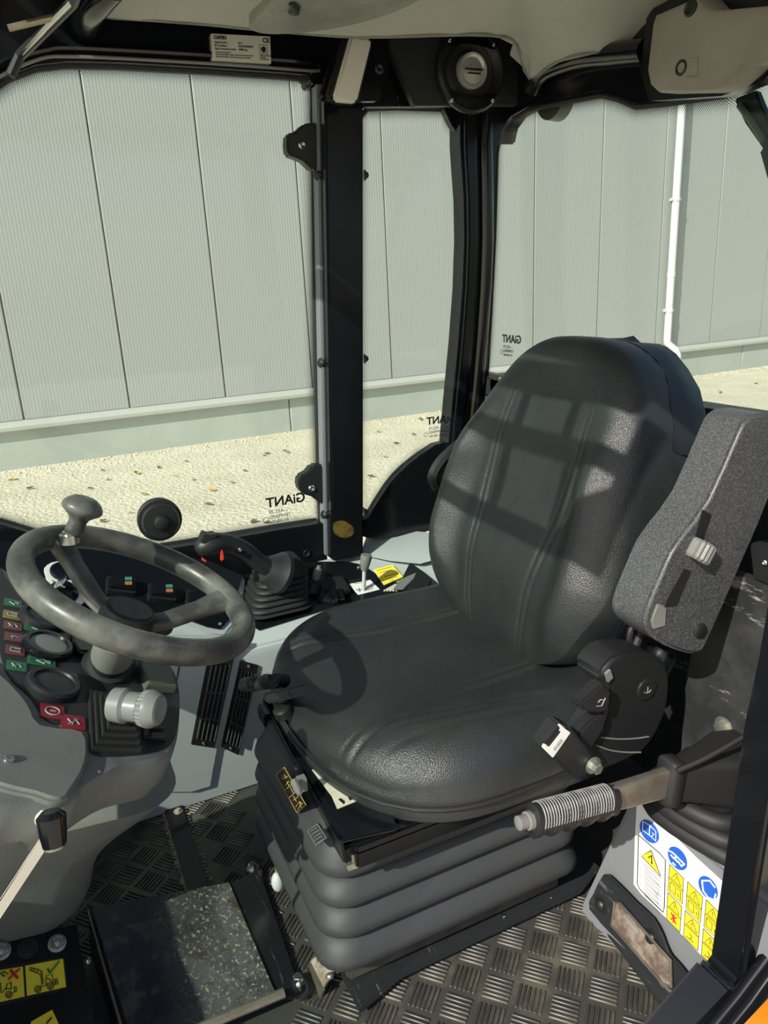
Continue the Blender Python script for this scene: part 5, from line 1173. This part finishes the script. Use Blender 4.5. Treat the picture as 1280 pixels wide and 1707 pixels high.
b = B(); b.prism(pn, (0, .02, 0)); obj('mounting_panel', b, 'dash_dark', sp_, bev=.002)
c = at(782, 120, Y=1.445)
b = B(); b.lathe(c, SN, [(0, .077), (.008, .077), (.014, .072), (.012, .066), (.004, .060), (-.004, .035), (-.006, .001)], 48); fr_ = obj('frame', b, 'black_plastic', sp_)
b = B(); b.lathe(c, SN, [(.002, .056), (.008, .050), (.004, .044), (-.002, .030)], 40); obj('surround', b, 'rubber', sp_)
f = Fr(c+V((0, -.010, 0)), (1, 0, 0), (0, 0, 1))
for s in (1, -1):
    b = B(); b.prism([f.p(.070*math.cos(a), s*.070*math.sin(a)) for a in [R(35+110*k/12) for k in range(13)]]+[f.p(.05*math.cos(a), s*(.034+.012*math.sin(a))) for a in [R(145-110*k/8) for k in range(9)]], SN*.004); obj('bridge', b, 'black_gloss', fr_, bev=.001)
b = B(); b.lathe(c+V((0, -.004, 0)), SN, [(0, .033), (.010, .033), (.013, .0315), (.012, .027), (.009, .024), (.012, .011), (.014, .010), (.015, .001)], 36); em_ = obj('dome', b, 'dome_silver', sp_)
b = B(); b.box(c+V((0, -.018, 0)), (.040, .003, .004)); b.box(c+V((0, -.018, -.007)), (.03, .003, .003)); obj('emblem', b, 'steel', em_)
for dx, dz in ((-.052, .048), (.050, .048), (-.050, -.056), (.046, -.052)): screw(fr_, c+V((dx, -.013, dz)), SN, .004)
vs_ = thing('sun_visor', 'worn grey sun visor hanging folded against the headliner', 'sun visor', at(540, 25, Z=1.36))
vo = [at(415, 40, Z=1.355), at(424, 49, Z=1.352), at(450, 53, Z=1.352), at(520, 48, Z=1.352), at(600, 34, Z=1.355), at(690, 2, Z=1.36), at(760, -60, Z=1.365), at(560, -90, Z=1.365), at(470, -20, Z=1.36), at(440, 15, Z=1.358)]
vo = smooth(vo, 3); vc = sum(vo, V())/len(vo)
b = B(); b.rings([[vc+(p-vc)*.9+V((0, 0, -.006)) for p in vo], [vc+(p-vc)*.985+V((0, 0, -.003)) for p in vo], vo, [vc+(p-vc)*.985+V((0, 0, .012)) for p in vo]]); obj('panel', b, 'visor_grey', vs_, sharp=60)
b = B(); b.tube([at(482, -10, Z=1.365), at(488, 6, Z=1.352), at(494, 14, Z=1.350)], .006, 8); b.lathe(at(490, 20, Z=1.349), (0, 0, -1), [(0, .008), (.003, .007), (.004, .002)], 12); obj('pivot_clip', b, 'black_plastic', vs_)
wm = thing('wiper_motor_cover', 'beige plastic wiper motor cover under the rear roof edge', 'cover', at(1150, 80, X=.96))
XW = .93
wo = [(1075, 118), (1084, 40), (1089, 24), (1140, 2), (1160, -6), (1174, 10), (1192, 16), (1275, 8), (1330, 0), (1330, 90), (1272, 106), (1240, 108), (1226, 122), (1205, 140), (1180, 150), (1166, 152), (1092, 154), (1080, 142)]
wq = PL(wo, X=XW); wc = sum(wq, V())/len(wq)
b = B(); b.rings([[p+V((.05, 0, 0)) for p in wq], [p+V((.012, 0, 0)) for p in wq], [wc+(p-wc)*.97+V((.003, 0, 0)) for p in wq], [wc+(p-wc)*.93 for p in wq], [wc+(p-wc)*.6+V((-.003, 0, 0)) for p in wq]]); wcv = obj('cover', b, 'cover_beige', wm, sharp=50)
for x, y in ((1152, 14), (1137, 113)):
    b = B(); b.lathe(at(x, y, X=XW-.001), (-1, 0, 0), [(0, .011), (.003, .0105), (.004, .008), (.001, .006), (.0005, .001)], 24); obj('screw', b, 'black_plastic', wcv)
b = B(); b.tube(PL([(1148, 97), (1163, 96), (1162, 128), (1144, 128)], X=XW-.004), .0006, 5); obj('moulded_mark', b, 'cover_beige', wcv)
b = B(); bk_ = PL([(1066, 120), (1076, 30), (1086, 14), (1150, -20), (1340, -20), (1340, 60), (1300, 100), (1270, 135), (1200, 160), (1080, 168)], X=XW+.05); b.prism(bk_, (.03, 0, 0)); obj('bracket', b, 'black_paint', wm, bev=.002)
wa = thing('rear_wiper', 'dark rear wiper arm outside the rear window', 'wiper', at(1250, 200, X=XR+.06))
b = B(); b.prism(PL([(1222, 165), (1258, 150), (1300, 250), (1300, 330), (1268, 245), (1240, 205)], X=XR+.06), (.015, 0, 0)); b.prism(PL([(1264, 250), (1300, 240), (1300, 360), (1278, 300)], X=XR+.055), (.015, 0, 0)); wao = obj('arm', b, 'black_plastic', wa, bev=.003)
b = B(); b.tube(PL([(1232, 175), (1250, 200), (1272, 235)], X=XR+.055), .005, 8); obj('spring', b, 'green_box', wa)
ol = thing('work_light', 'rounded dark lamp back outside the top of the rear window', 'lamp', at(918, 180, X=XR+.08))
b = B(); b.lathe(at(916, 160, X=XR+.08), (1, 0, 0), [(0, .046), (.03, .048), (.035, .04)], 32); obj('body', b, 'dash_grey', ol)
print('tread blocks', nb)

# turn the lettering curves into plain meshes
dg = None
bpy.context.view_layer.update(); dg = bpy.context.evaluated_depsgraph_get()
for o in TEXTS:
    me = bpy.data.meshes.new_from_object(o.evaluated_get(dg)); n = bpy.data.objects.new('lettering', me); COL.objects.link(n)
    n.parent = o.parent; n.matrix_basis = o.matrix_basis.copy(); bpy.data.objects.remove(o)
